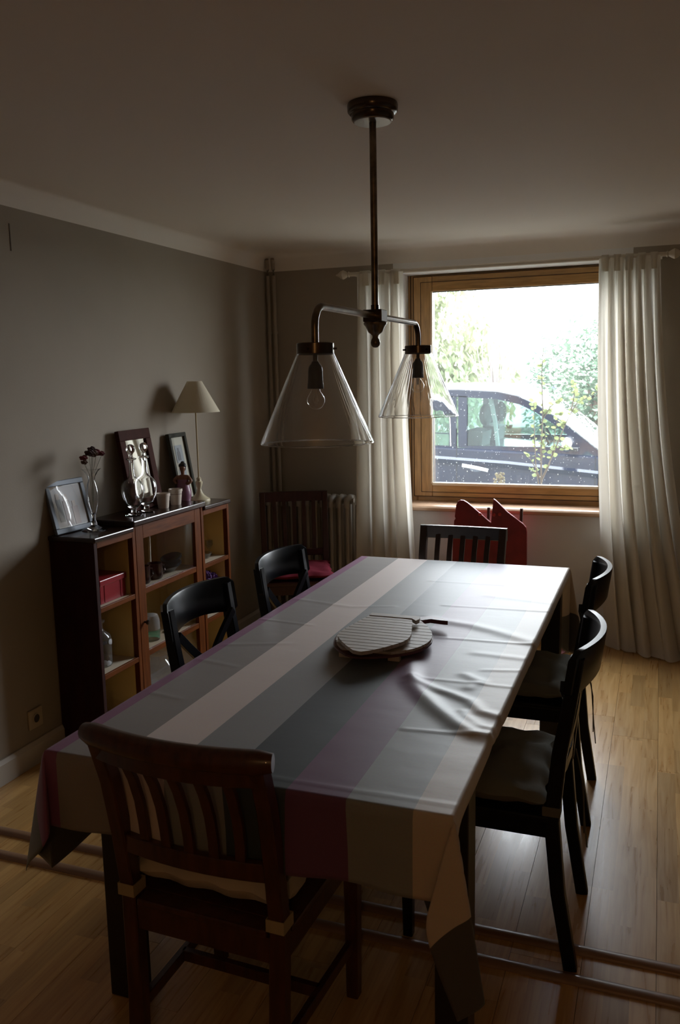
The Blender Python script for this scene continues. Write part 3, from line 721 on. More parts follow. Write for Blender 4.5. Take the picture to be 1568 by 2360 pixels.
# ------------------------------------------------------------------ pendant lamp
pd = empty('pendant_lamp', (-.832, 2.56, 0), 0, 'two-armed aged bronze ceiling lamp with clear conical glass shades over the table', 'ceiling lamp')
MB().lathe([(0,ZC),(.074,ZC),(.076,ZC-.006),(.075,ZC-.022),(.070,ZC-.028),(.064,ZC-.030),(.063,ZC-.045),(.058,ZC-.050),(0,ZC-.050)], 40).build('canopy', BRONZED, pd, smooth=True)
MB().lathe([(0,ZC-.050),(.056,ZC-.050),(.055,ZC-.053),(0,ZC-.053)], 36).build('canopy_disc', NICKEL, pd, smooth=True)
MB().tube([(0,0,ZC-.05), (0,0,1.805)], .0105, 16).build('rod', BRONZE, pd, smooth=True)
MB().tube([(0,0,1.80), (0,0,1.822)], .0125, 16).build('rod_collar', BRONZED, pd, smooth=True)
MB().box((0,0,1.789), (.060,.060,.036)).build('hub_block', BRONZED, pd, bevel=.002)
MB().lathe([(.034,1.771),(.036,1.768),(.036,1.764),(.031,1.758),(.026,1.748),(.022,1.740),(.014,1.734),(.010,1.730),(.009,1.724),(.013,1.716),(.015,1.708),(.013,1.700),(.007,1.694),(0,1.693)], 28).build('finial', BRONZE, pd, smooth=True)
def lamp_arm(s_, dz):
    # arm along +-y, shade unit below
    L = .50; zt = 1.789+dz*.25
    pth = [(0, s_*.03, 1.789)]+[(0, s_*(L-.055), zt)]+[(0, s_*(L-.055+.055*sin(a)), zt-.055*(1-cos(a))) for a in [pi/2*k/6 for k in range(1, 7)]]+[(0, s_*L, 1.700+dz)]
    arm = MB().tube(pth, .0098, 14).build('arm', BRONZE, pd, smooth=True)
    c = (0, s_*L, dz)
    cap = MB().lathe([(0,1.702),(.046,1.702),(.048,1.700),(.048,1.674),(.0455,1.672),(.0455,1.698),(0,1.698)], 36, c).build('shade_cap', BRONZED, pd, smooth=True)
    for a in range(3):
        an = a*2*pi/3+.5+(0 if s_ < 0 else 1)
        MB().tube([(c[0]+.044*cos(an), c[1]+.044*sin(an), 1.687+dz), (c[0]+.056*cos(an), c[1]+.056*sin(an), 1.687+dz)], .003, 8).build('cap_screw', BRONZED, cap, smooth=True)
    MB().ring([(.0430,1.682),(.0450,1.682),(.1470,1.450),(.1466,1.446),(.1446,1.446),(.1448,1.450)], 64, c).build('glass_shade', SHADEG if s_ < 0 else SHADEG2, pd, smooth=True)
    MB().ring([(.1458+.0019*cos(t_), 1.4468+.0019*sin(t_)) for t_ in [pi/3*q for q in range(6)]], 64, c).build('shade_rim', CRYSOLID, pd, smooth=True)
    MB().tube([(c[0],c[1],1.70+dz), (c[0],c[1],1.652+dz)], .006, 10).build('holder_nipple', BRONZED, pd, smooth=True)
    hold = MB().lathe([(0,1.655),(.008,1.655),(.012,1.648),(.018,1.640),(.0195,1.632),(.0195,1.600),(.021,1.598),(.021,1.586),(0,1.586)], 22, c).build('lamp_holder', BAKE, pd, smooth=True)
    bulb = MB().lathe([(.010,1.587),(.011,1.580),(.018,1.572),(.0225,1.561),(.0225,1.552),(.018,1.541),(.010,1.5345),(0,1.533)], 24, c).build('bulb', BULBG, pd, smooth=True)
    mb = MB().tube([(c[0],c[1],1.585+dz), (c[0],c[1],1.562+dz)], .0025, 8)
    for q in (-1, 1): mb.tube([(c[0]+q*.003,c[1],1.57+dz), (c[0]+q*.007,c[1],1.556+dz), (c[0]+q*.002,c[1],1.548+dz)], .0006, 5)
    mb.build('filament', FIL, bulb, smooth=True)
lamp_arm(-1, -.010); lamp_arm(1, .012)

# ------------------------------------------------------------------ dining table
TX0, TX1, TY0, TY1, TT = -1.312, -.347, 1.512, 3.780, .757
BLK2 = mat('black_brown_table_wood', (.018,.012,.010), .4, noise=.4, nscale=10)
tb = empty('dining_table', ((TX0+TX1)/2, (TY0+TY1)/2, 0), 0, 'long black-brown dining table hidden under the striped cloth', 'table')
tcx, tcy = (TX0+TX1)/2, (TY0+TY1)/2
MB().bb(TX0-tcx+.004, TX1-tcx-.004, TY0-tcy+.004, TY1-tcy-.004, TT-.032, TT-.003).build('tabletop', BLK2, tb, bevel=.003)
MB().bb(TX0-tcx+.06, TX1-tcx-.06, TY0-tcy+.24, TY1-tcy-.24, TT-.10, TT-.032).build('apron', BLK2, tb)
for xx in (TX0+.043, TX1-.043):
    for yy in (1.725, 3.53): MB().bb(xx-.038-tcx, xx+.038-tcx, yy-.038-tcy, yy+.038-tcy, 0, TT-.032).build('leg', BLK2, tb, bevel=.003)

# tablecloth: flat sheet mapped onto the table and its overhangs
OL, OR, OF, OB = .30, .385, .185, .2
ridges = [  # polyline (x,y), height, width
 ([(-.725,3.016),(-.385,3.035),(-.33,3.04)], .0035,.008),
 ([(-.74,2.83),(-.707,2.817),(-.569,2.786),(-.451,2.723),(-.33,2.645)], .010,.030),
 ([(-.651,2.622),(-.563,2.629),(-.33,2.635)], .004,.008),
 ([(-.449,2.356),(-.33,2.387)], .003,.010),
 ([(-.615,2.239),(-.453,2.242),(-.33,2.242)], .003,.008),
 ([(-.67,2.36),(-.661,2.33),(-.623,2.196),(-.563,2.105),(-.501,2.023),(-.438,1.951),(-.386,1.905),(-.33,1.895)], .015,.026),
 ([(-.63,2.23),(-.614,2.21),(-.544,2.165),(-.488,2.138),(-.435,2.103),(-.397,2.046),(-.33,2.02)], .010,.018),
 ([(-.44,2.03),(-.43,2.007),(-.383,1.955),(-.33,1.944)], .007,.015),
 ([(-.553,1.883),(-.33,1.905)], .0035,.007),
 ([(-.80,1.552),(-.726,1.552),(-.33,1.556)], .002,.006),
 ([(-.87,3.378),(-.33,3.386)], .003,.008),
 ([(-1.274,1.908),(-1.178,1.891)], .002,.008),
 ([(-1.32,2.656),(-1.10,2.635)], .003,.007),
 ([(-1.30,2.20),(-1.16,2.17)], .002,.010), ([(-1.30,2.95),(-1.05,2.90),(-.90,2.95)], .0025,.012),
 ([(-1.29,2.35),(-1.10,2.42)], .002,.012), ([(-.60,3.20),(-.33,3.15)], .003,.018), ([(-.50,2.50),(-.33,2.49)], .004,.020), ([(-.49,2.30),(-.44,2.26),(-.46,2.20)], .006,.018),
]
def segd(p, a, b):
    ax, ay = a; bx_, by = b; dx, dy = bx_-ax, by-ay; t = max(0, min(1, ((p[0]-ax)*dx+(p[1]-ay)*dy)/(dx*dx+dy*dy)))
    return hypot(p[0]-ax-t*dx, p[1]-ay-t*dy)
def wr(x, y):
    h = 0
    for pl_, H, wd in ridges:
        xs = [q[0] for q in pl_]; ys_ = [q[1] for q in pl_]
        if x < min(xs)-3*wd or x > max(xs)+3*wd or y < min(ys_)-3*wd or y > max(ys_)+3*wd: continue
        d = min(segd((x, y), pl_[i], pl_[i+1]) for i in range(len(pl_)-1))
        h += .55*H*math.exp(-(d/wd)**2)
    return h
def smooth(a, b, t): t = max(0, min(1, (t-a)/(b-a))); return t*t*(3-2*t)
from mathutils import noise as mn
def clothpos(x, y):
    a = (TX0-x) if x < TX0 else (x-TX1 if x > TX1 else 0); sxn = -1 if x < TX0 else 1
    b = (TY0-y) if y < TY0 else (y-TY1 if y > TY1 else 0); syn = -1 if y < TY0 else 1
    cx_ = min(max(x, TX0), TX1); cy_ = min(max(y, TY0), TY1)
    top = TT+.0015+wr(cx_, cy_)*(1 if a+b < .02 else max(0, 1-(a+b)*8))
    if a == 0 and b == 0: return (x, y, top)
    g_ = .006
    if a > 0 and b == 0:
        fade = smooth(0, .25, cy_-TY0)*smooth(0, .2, TY1-cy_)
        off = g_*min(1, a/.02)+.012*sin(cy_*9+sxn)*fade*min(1, a/.15)
        z = top-a*(1-.25*math.exp(-a/.02)) if a < .02 else top-a+.004
        z = top-max(0, a-.003)
        X_ = cx_+sxn*(off)
        if sxn > 0:
            tk = smooth(TY0+.0, TY0+.11, cy_)*smooth(0, .25, TY1-cy_)
            ang = R(30)*tk; X_ = cx_+sxn*g_*min(1, a/.02)-sin(ang)*max(0, min(a, .20)-.03)
            a1 = min(a, .20); z2 = top-a1*cos(ang)
            if a > .20: X_ -= (a-.20)*.15*tk; z2 -= (a-.20)*(1-tk)
            z = z2+.006*sin(cy_*14)*tk*min(1, a/.1)
        return (X_, cy_, z)
    if b > 0 and a == 0:
        u_ = (cx_-TX0)/(TX1-TX0)
        off = g_*min(1, b/.02)+.010*sin(u_*21+1)*min(1, b/.12)*smooth(0, .2, u_)*smooth(0, .2, 1-u_)
        sag = .012*smooth(.6, 1, 1-abs(2*u_-1))*min(1, b/.1)
        return (cx_, cy_+syn*off, top-max(0, b-.003)+sag*0)
    r_ = hypot(a, b); th = atan2(a, b)/(pi/2)      # 0 on the front/back edge, 1 on the long side
    out = .10*sin(pi*th)**1.2; tan_ = .19*sin(2*pi*th)
    dg = Vector((sxn*.62, syn*.78, 0)).normalized(); tg = Vector((sxn*.78, -syn*.62, 0))
    if sxn < 0: out = .15*sin(pi*th)**1.2; tan_ = .34*sin(2*pi*th)
    if sxn > 0 and syn < 0:
        tg = Vector((.96, .28, 0)); out = .06*sin(pi*th); tan_ = .27*sin(pi*min(1, th/.72)) if th < .72 else -.14*sin(pi*(th-.72)/.28)
    d = Vector((0,0,-1))+dg*out-tg*tan_*1.0
    d.normalize()
    p = Vector((cx_, cy_, top))+d*max(0, r_-.003)
    p.x += sxn*g_*min(1, a/.02)*0+sxn*g_*min(1, r_/.02)*th; p.y += syn*g_*min(1, r_/.02)*(1-th)
    return tuple(p)
def axis_samples(a0, e0, e1, a1, st):
    s_ = []
    n1 = max(2, int((e0-a0)/st)); s_ += [a0+(e0-a0)*i/n1 for i in range(n1)]
    n2 = int((e1-e0)/(st*.8)); s_ += [e0+(e1-e0)*i/n2 for i in range(n2)]
    n3 = max(2, int((a1-e1)/st)); s_ += [e1+(a1-e1)*i/n3 for i in range(n3+1)]
    return s_
us = axis_samples(TX0-OL, TX0, TX1, TX1+OR, .010); vs2 = axis_samples(TY0-OF, TY0, TY1, TY1+OB, .010)
for e_, arr in ((TX0, us), (TX1, us), (TY0, vs2), (TY1, vs2)): arr += [e_-.004 if e_ in (TX0, TY0) else e_+.004]
us.sort(); vs2.sort()
NU, NV = len(us), len(vs2)
V_ = [clothpos(x, y) for y in vs2 for x in us]
F_ = [(j*NU+i, j*NU+i+1, (j+1)*NU+i+1, (j+1)*NU+i) for j in range(NV-1) for i in range(NU-1)]
me = bpy.data.meshes.new('tablecloth'); me.from_pydata(V_, [], F_); me.materials.append(CLOTH)
ul = me.uv_layers.new(name='flat')
flat = [((x+1.8)/2, y) for y in vs2 for x in us]
lu = []
for p in me.polygons:
    for vi in p.vertices: lu += flat[vi]
ul.data.foreach_set('uv', lu); me.polygons.foreach_set('use_smooth', [True]*len(me.polygons))
tcl = bpy.data.objects.new('tablecloth', me); C.objects.link(tcl)
mo = tcl.modifiers.new('s', 'SOLIDIFY'); mo.thickness = .0012; mo.offset = 1
tag(tcl, 'grey, cream, slate and purple striped cloth draped over the dining table', 'tablecloth')

# ------------------------------------------------------------------ fruit-shaped wooden trivets
def clip_band(poly, y0, y1):
    def cl(P, keep, yv):
        out = []
        for i in range(len(P)):
            a, b = P[i], P[(i+1) % len(P)]; ia, ib = keep(a[1]), keep(b[1])
            if ia: out.append(a)
            if ia != ib:
                t = (yv-a[1])/(b[1]-a[1]); out.append((a[0]+t*(b[0]-a[0]), yv))
        return out
    P = cl(poly, lambda q: q >= y0, y0)
    return cl(P, lambda q: q <= y1, y1) if P else []
def smooth_poly(P, n=2):
    for _ in range(n):
        Q = []
        for i in range(len(P)):
            a, b = P[i], P[(i+1) % len(P)]
            Q += [(a[0]*.75+b[0]*.25, a[1]*.75+b[1]*.25), (a[0]*.25+b[0]*.75, a[1]*.25+b[1]*.75)]
        P = Q
    return P
GREYW = mat('weathered_grey_slat', (.52,.47,.41), .55, noise=.25, nscale=30, stretch=(.6,6,3))
REDR = mat('dull_red_board', (.12,.035,.03), .45, noise=.3, nscale=20)
PALEW = mat('pale_block', (.5,.42,.34), .6)
RIM = mat('slat_red_edge', (.15,.05,.04), .5)
lower = [(-.941,2.42),(-.955,2.509),(-.927,2.63),(-.877,2.705),(-.796,2.735),(-.746,2.723),(-.718,2.679),(-.684,2.631),(-.649,2.554),(-.637,2.476),(-.658,2.398),(-.706,2.343),(-.787,2.298),(-.842,2.294),(-.91,2.357)]
upper = [(-.924,2.405),(-.912,2.50),(-.893,2.628),(-.888,2.630),(-.742,2.630),(-.730,2.60),(-.713,2.528),(-.696,2.464),(-.694,2.406),(-.721,2.348),(-.762,2.287),(-.804,2.252),(-.87,2.324)]
Zt = TT+.004
lt = empty('slatted_trivet', (-.80, 2.50, Zt), 0, 'lower apple-shaped wooden trivet with dull red rim lying on the tablecloth', 'trivet', 'wooden trivets stacked on the tablecloth')
o2 = lambda P, c=(-.80, 2.50): [(x_-c[0], y_-c[1]) for x_, y_ in P]
for (x_, y_) in ((-.873,2.35),(-.72,2.36),(-.88,2.64),(-.72,2.60)): MB().box((x_+.80, y_-2.50, .008), (.036,.018,.016)).build('foot', PALEW, lt)
PL = o2(smooth_poly(lower, 1))
MB().prism(PL, 2, .016, .022).build('red_board', REDR, lt)
PL_in = [(x_*.97+.002, y_*.97+.006) for x_, y_ in PL]
y = min(p[1] for p in PL_in)+.035; k = 0
while y < max(p[1] for p in PL_in):
    P = clip_band(PL_in, y+.002, y+.0305)
    if len(P) > 2: MB().prism(P, 2, .022, .030).build('slat', GREYW, lt)
    y += .0325
stem = o2([(-.778,2.715),(-.74,2.742),(-.705,2.758),(-.668,2.748),(-.640,2.715),(-.668,2.716),(-.700,2.722),(-.725,2.70)])
MB().prism(stem, 2, .016, .030).build('leaf', REDR, lt)
ut = empty('slatted_trivet', (-.80, 2.47, Zt+.030), 0, 'upper pale grey slatted fruit-shaped trivet lying on top of the other', 'trivet', 'wooden trivets stacked on the tablecloth')
PU = o2(smooth_poly(upper, 1), (-.80, 2.47))
MB().box((0, -.03, .005), (.02,.26,.010)).box((-.07, 0, .005), (.02,.20,.010)).build('batten', PALEW, ut)
y = min(p[1] for p in PU)
while y < max(p[1] for p in PU):
    P = clip_band(PU, y+.0018, y+.0265)
    if len(P) > 2: MB().prism(P, 2, .010, .021).build('slat', GREYW, ut)
    y += .029
hd = o2([(-.905,2.655),(-.735,2.655),(-.722,2.600),(-.750,2.585),(-.735,2.675),(-.905,2.672)], (-.80, 2.47))
MB().prism(o2([(-.890,2.634),(-.742,2.634),(-.722,2.612),(-.716,2.632),(-.722,2.664),(-.890,2.664)], (-.80,2.47)), 2, .010, .023).build('stalk_slat', GREYW, ut)
ut.rotation_euler = (R(0), R(0), 0)

# ------------------------------------------------------------------ chairs
def cushion_mesh(wd, dp, th, seed, tuft=.68, sag=0):
    rd = random.Random(seed); n_ = 22
    tufts = [(-.3,-.3),(.3,-.3),(-.3,.3),(.3,.3),(0,0)]
    def surf(s_, t, side):
        X_ = (s_-.5)*2; Y_ = (t-.5)*2
        e = (max(0, 1-abs(X_)**3.2)*max(0, 1-abs(Y_)**3.2))**.42
        dd = sum(math.exp(-(((X_*.5-a)**2+(Y_*.5-b)**2)/.010)) for a, b in tufts)
        h = th/2*e*(1-tuft*min(1, dd))
        h += (.006*sin(X_*9+seed)*sin(Y_*7+seed*2)+.004*sin(Y_*17+X_*5+seed)*abs(X_))*e
        pin = 1-.05*(1-abs(Y_)**2)*abs(X_)**4
        zz = th/2+side*h
        if side > 0: zz = th/2+h
        wob = .006*sin(Y_*11+seed)*abs(X_)**4
        return (X_*wd/2*pin+wob, Y_*dp/2*(1-.04*(1-X_*X_)*abs(Y_)**4)+.006*sin(X_*12+seed)*abs(Y_)**4, zz+sag*(1-Y_)*.0)
    mb = MB().grid(n_, n_, lambda a, b: surf(a, b, 1)).grid(n_, n_, lambda a, b: surf(a, b, -1))
    return mb
GREYC = cloth('dark_grey_green_cushion', (.22,.225,.20), 0, .95)
CREAMC = cloth('cream_cushion', (.60,.52,.41), 0, .95)
REDC = cloth('red_cushion', (.17,.015,.03), 0, .95)
STRAP = cloth('beige_tie_strap', (.42,.34,.20), 0, .9)
STRAPG = cloth('grey_tie_cord', (.16,.155,.13), 0, .9)

def cross_chair(label, group):
    root = empty('dining_chair', (0,0,0), 0, label, 'chair', group)
    # faces +y
    for s_ in (-1, 1):
        MB().rect([(s_*.185,-.262,0),(s_*.187,-.225,.22),(s_*.188,-.205,.43),(s_*.190,-.222,.62),(s_*.192,-.245,.76),(s_*.193,-.262,.885)], lambda t: .040-.010*abs(t-.45), lambda t: .030+.008*(1-abs(2*t-1)), side=(0,1,0)).build('leg', BLACK, root, smooth=True)
        MB().rect([(s_*.183,.195,0),(s_*.187,.195,.25),(s_*.188,.195,.425)], lambda t: .028+.012*t, lambda t: .028+.012*t, side=(1,0,0)).build('leg', BLACK, root, smooth=True)
        MB().bb(s_*.172, s_*.192, -.19, .18, .375, .425).build('seat_rail', BLACK, root)
    for ya in (.185, -.205): MB().bb(-.175,.175,ya,ya+.02,.375,.425).build('seat_rail', BLACK, root)
    MB().bb(-.208,.208,-.200,.215,.425,.443).build('seat', BLACK, root, bevel=.006)
    # top rail: curved board
    W2 = .222; z0, z1 = .775, .905
    def pt(s_, z, off):
        X_ = s_*W2; bow = .058*(1-s_*s_)
        wave = -.010*cos(pi*s_) if False else 0
        lean = -(z-.775)*.14
        return (X_, -.236-bow+lean+off, z)
    n_ = 24; mb = MB(); prof = []
    for i in range(n_+1):
        s_ = -1+2*i/n_
        cz = .018*max(0, (abs(s_)-.90)/.10)**2
        zt = z1-cz+.004*(1-s_*s_); zb = z0+cz+.020*(1-s_*s_)*1.2
        ring = []
        for (z, off) in ((zb,-.008),(zb+.003,-.010),(.5*(zb+zt),-.010),(zt-.006,-.010),(zt,-.008),(zt,.008),(zt-.006,.010),(.5*(zb+zt),.010),(zb+.003,.010),(zb,.008)):
            ring.append(pt(s_, z, off))
        prof.append(ring)
    k = 10; vs_ = [q for r_ in prof for q in r_]; fs = []
    for i in range(n_):
        for j in range(k): fs.append((i*k+j, i*k+(j+1)%k, (i+1)*k+(j+1)%k, (i+1)*k+j))
    fs += [tuple(range(k)), tuple(n_*k+j for j in range(k))]
    mb.add(vs_, fs).build('top_rail', BLACK, root, smooth=True)
    # cross slats: from the posts under the rail down to the lower rail
    for s_ in (-1, 1):
        pth = [(s_*(.172-.29*t), -.236-.020*sin(pi*t*.9)+.030*t, .795-.245*t) for t in [i/8 for i in range(9)]]
        mb = MB().rect(pth, .013, .030, side=(0,1,0), ch=.15)
        if s_ > 0: mb.v = [(a, b-.004, c) for a, b, c in mb.v]
        else: mb.v = [(a, b+.012, c) for a, b, c in mb.v]
        mb.build('cross_slat', BLACK, root, smooth=True)
    MB().rect([(-.185,-.212,.545),(-.09,-.224,.545),(0,-.228,.545),(.09,-.224,.545),(.185,-.212,.545)], .034, .018, side=(0,0,1)).build('lower_rail', BLACK, root, smooth=True)
    return root
GL = 'black cross-back chairs on the long sides of the table'
c1 = cross_chair('black cross-back chair on the bookcase side of the table, nearer the camera', GL)
def place(c, x_, y_, rz): c.location = (x_, y_, 0); c.rotation_euler = (0, 0, rz)
c2 = copy_tree(c1); c2['label'] = 'black cross-back chair on the bookcase side, nearer the radiator corner'
c3 = copy_tree(c1); c3['label'] = 'black cross-back chair on the right side of the table, nearest the camera'
c4 = copy_tree(c1); c4['label'] = 'black cross-back chair on the right side, nearer the window curtain'
place(c1, -1.178, 2.455, R(-90)); place(c2, -1.160, 3.082, R(-91)); place(c3, -.435, 2.365, R(90)); place(c4, -.460, 3.155, R(91))
def seat_cushion(chair, wd, dp, th, m_, seed, label, group, local=(0,0), straps=None, z=.4435, smat=STRAPG, rear=(.188,-.205)):
    root = empty('seat_cushion', chair.location+Vector((0,0,z)), chair.rotation_euler.z, label, 'cushion', group)
    o_ = cushion_mesh(wd, dp, th, seed).build('pad', m_, root, smooth=True); o_.location = (local[0], local[1], 0)
    for s_ in (-1, 1):
        x_, y_ = s_*rear[0], rear[1]
        P = [(x_-.0205, y_-.0225), (x_+.0205, y_-.0225), (x_+.0205, y_+.0225), (x_-.0205, y_+.0225)]
        mb = MB()
        for i in range(4):
            a, b = P[i], P[(i+1) % 4]
            mb.add([(a[0],a[1],.002),(b[0],b[1],.002),(b[0],b[1],.028),(a[0],a[1],.028)], [(0,1,2,3)])
        mb.build('tie_strap', smat, root, solid=.003)
    return root
cu3 = seat_cushion(c3, .44, .41, .085, GREYC, 2, 'dark grey tufted seat cushion on the right-hand chair nearest the camera', 'grey seat cushions', (0, .015))
cu4 = seat_cushion(c4, .44, .41, .085, GREYC, 5, 'dark grey tufted seat cushion on the right-hand chair nearer the curtain', 'grey seat cushions', (0, .015))
# white care label at the cushion edge of the near right chair and hanging tie cords
MB().box((.03, -.192, .040), (.034,.002,.022), Euler((R(20),0,0)).to_matrix()).build('care_label', mat('white_label', (.7,.7,.7), .6), cu3)
for cu in (cu3, cu4):
    mb = MB().tube([(.20,-.232,.02),(.205,-.25,-.06),(.200,-.262,-.20),(.203,-.272,-.30)], .0022, 6).tube([(.20,-.232,.02),(.19,-.258,-.10),(.196,-.262,-.25)], .0022, 6)
    mb.build('tie_cord', STRAPG, cu)

def slat_chair(label, m_, rolled, nsl=5, H=.875, hw=.19):
    root = empty('slat_back_chair', (0,0,0), 0, label, 'chair')
    pp = lambda s_: [(s_*(hw-.012),-.215,0),(s_*(hw-.006),-.198,.20),(s_*hw,-.192,.44),(s_*(hw+.002),-.214,.60),(s_*(hw+.004),-.240,.74),(s_*(hw+.006),-.276,H-.02)]
    def backy(z):
        P = pp(1)
        for i in range(len(P)-1):
            if P[i][2] <= z <= P[i+1][2]:
                t = (z-P[i][2])/(P[i+1][2]-P[i][2]); return P[i][1]+t*(P[i+1][1]-P[i][1])
        return P[-1][1]
    for s_ in (-1, 1):
        MB().rect(pp(s_), lambda t: .036, lambda t: .040-.006*t, side=(0,1,0)).build('leg', m_, root, smooth=True)
        MB().rect([(s_*(hw+.010),.195,0),(s_*(hw+.012),.195,.42)], lambda t: .032+.008*t, lambda t: .032+.008*t, side=(1,0,0)).build('leg', m_, root, smooth=True)
        MB().rect([(s_*(hw-.004),-.195,.15),(s_*(hw+.008),.190,.15)], .030, .018, side=(0,0,1)).build('stretcher', m_, root, smooth=True)
        MB().bb(s_*(hw-.012), s_*(hw+.010), -.19, .18, .36, .42).build('seat_rail', m_, root)
    MB().rect([(-hw, .0,.15),(hw, .0,.15)], .030, .018, side=(0,0,1)).build('stretcher', m_, root, smooth=True)
    for ya in (.185, -.205): MB().bb(-hw,hw,ya,ya+.02,.36,.42).build('seat_rail', m_, root)
    MB().bb(-hw-.022,hw+.022,-.17,.225,.42,.440).bb(-hw+.024,hw-.024,-.212,-.165,.42,.440).build('seat', m_, root, bevel=.005)
    bow = .034 if rolled else .012
    y0 = backy(H-.02)
    Wr = hw+(.038 if rolled else .024)
    pth = [(Wr*s_, y0+.004-bow*(1-s_*s_), H-.018-(0 if rolled else 0)) for s_ in [-1+2*i/16 for i in range(17)]]
    if rolled:
        def sec(i, t):
            e = 1-.25*max(0, (abs(2*t-1)-.93)/.07)
            return [(.024*e*cos(a)*(1 if sin(a) > 0 else 1), .026*e*sin(a)) for a in [2*pi*k/14 for k in range(14)]]
        mb = MB().sweep(pth, sec, side=(0,1,0))
        pth2 = [(a*.9, b+.006, c-.034) for a, b, c in pth]
        mb.rect(pth2, .020, .046, side=(0,1,0))
        mb.build('top_rail', m_, root, smooth=True)
    else:
        MB().rect([(a, b, c-.022) for a, b, c in pth], .024, .062, side=(0,1,0)).build('top_rail', m_, root, smooth=True)
    zl = .580 if rolled else .53
    yl = backy(zl)
    MB().rect([(hw*s_, yl-bow*.6*(1-s_*s_), zl) for s_ in [-1+2*i/10 for i in range(11)]], .020, .042, side=(0,1,0)).build('lower_rail', m_, root, smooth=True)
    for i in range(nsl):
        s_ = -1+2*(i+1)/(nsl+1)
        x_ = hw*s_*.98
        ba = bow*(1-s_*s_)
        P = [(x_*.96, yl-ba*.6, zl+.01)]+[(x_*(.97+.02*q), backy(zl+(H-.06-zl)*q)-ba*(.6+.4*q)-(.012*sin(pi*q)*-1), zl+(H-.06-zl)*q) for q in (.25,.5,.75)]+[(x_, y0-ba+.006, H-.045)]
        MB().rect(P, .012, .024, side=(0,1,0)).build('back_slat', m_, root, smooth=True)
    return root
fc = slat_chair('red-brown slat-back chair with rolled top rail in the foreground at the table end', BROWN, True)
place(fc, -.905, 1.708, R(-2))
fcu = seat_cushion(fc, .41, .40, .100, CREAMC, 8, 'cream tufted seat cushion with beige ties on the foreground chair', 'cushions', (0, .02), z=.4405, smat=STRAP, rear=(.190,-.193))
del fcu['group']
for ch in fcu.children:
    if ch.name.startswith('tie'): ch.scale = (1,1,1.1)
fr = slat_chair('dark brown slat-back chair at the far table end before the window', DARKB, False, H=.885)
place(fr, -.883, 3.775, R(179)); 
kc = slat_chair('dark reddish slat-back chair in the corner before the radiator', ROSEW, False, H=.915)
place(kc, -2.02, 4.63, R(-154))
kcu = seat_cushion(kc, .42, .40, .06, REDC, 3, 'deep red cushion on the chair in the radiator corner', 'x', (0,.02), z=.4405, smat=REDC, rear=(.190,-.193)); del kcu['group']

# ------------------------------------------------------------------ red cut-out board under the window and small grey piece
REDP = mat('worn_red_paint', (.27,.018,.022), .4, noise=.3, nscale=14)
rbd = empty('red_peaked_board', (-.94, 5.07, 0), 0, 'red painted board with two pointed peaks standing under the window', 'board')
out = [(-.235,0),(.225,0),(.228,.45),(.226,.675),(.222,.705),(.205,.725),(.11,.795),(.062,.842),(.040,.862),(.026,.872),(.018,.80),(.012,.725),(-.06,.785),(-.13,.842),(-.155,.856),(-.175,.858),(-.192,.848),(-.202,.825),(-.210,.755),(-.205,.742),(-.214,.73),(-.222,.60)]
MB().prism(out, 1, -.010, .010).build('panel', REDP, rbd, bevel=.003)
for (x_, z_) in ((-.055,.775),(.030,.775),(.065,.779)):
    o_ = MB().lathe([(0,0),(.011,0),(.010,.006),(.005,.009),(0,.009)], 12).build('peg', mat('bright_red_peg', (.55,.05,.05), .3), rbd, smooth=True); o_.rotation_euler = (R(90),0,0); o_.location = (x_,-.010,z_)
for x_ in (-.010, .187): 
    MB().rect([(x_-.02,.026,.02),(x_-.006,.030,.5),(x_,.035,.812)], .016, .020, side=(1,0,0)).build('batten', mat('dark_batten', (.06,.035,.025), .6), rbd)
gp = empty('grey_wedge_panel', (-.455, 5.10, 0), 0, 'small dark grey wedge-shaped panel with red foot standing by the wall', 'panel')
MB().prism([(-.065,.055),(.058,.055),(.042,.15),(.022,.24),(-.018,.24),(-.045,.15)], 1, -.012, .012).build('panel', mat('dark_grey_board', (.07,.07,.06), .7), gp)
MB().prism([(-.075,0),(.055,0),(.058,.055),(-.065,.055)], 1, -.013, .013).build('foot', mat('dull_red_foot', (.14,.02,.03), .6), gp)
MB().add([(-.09,-.015,.003),(.05,-.015,.003),(.04,-.10,.003),(-.05,-.26,.003),(-.09,-.25,.003)], [(0,1,2,3,4)]).build('pink_flap', mat('pink_flap', (.45,.18,.20), .7), gp, solid=.003)

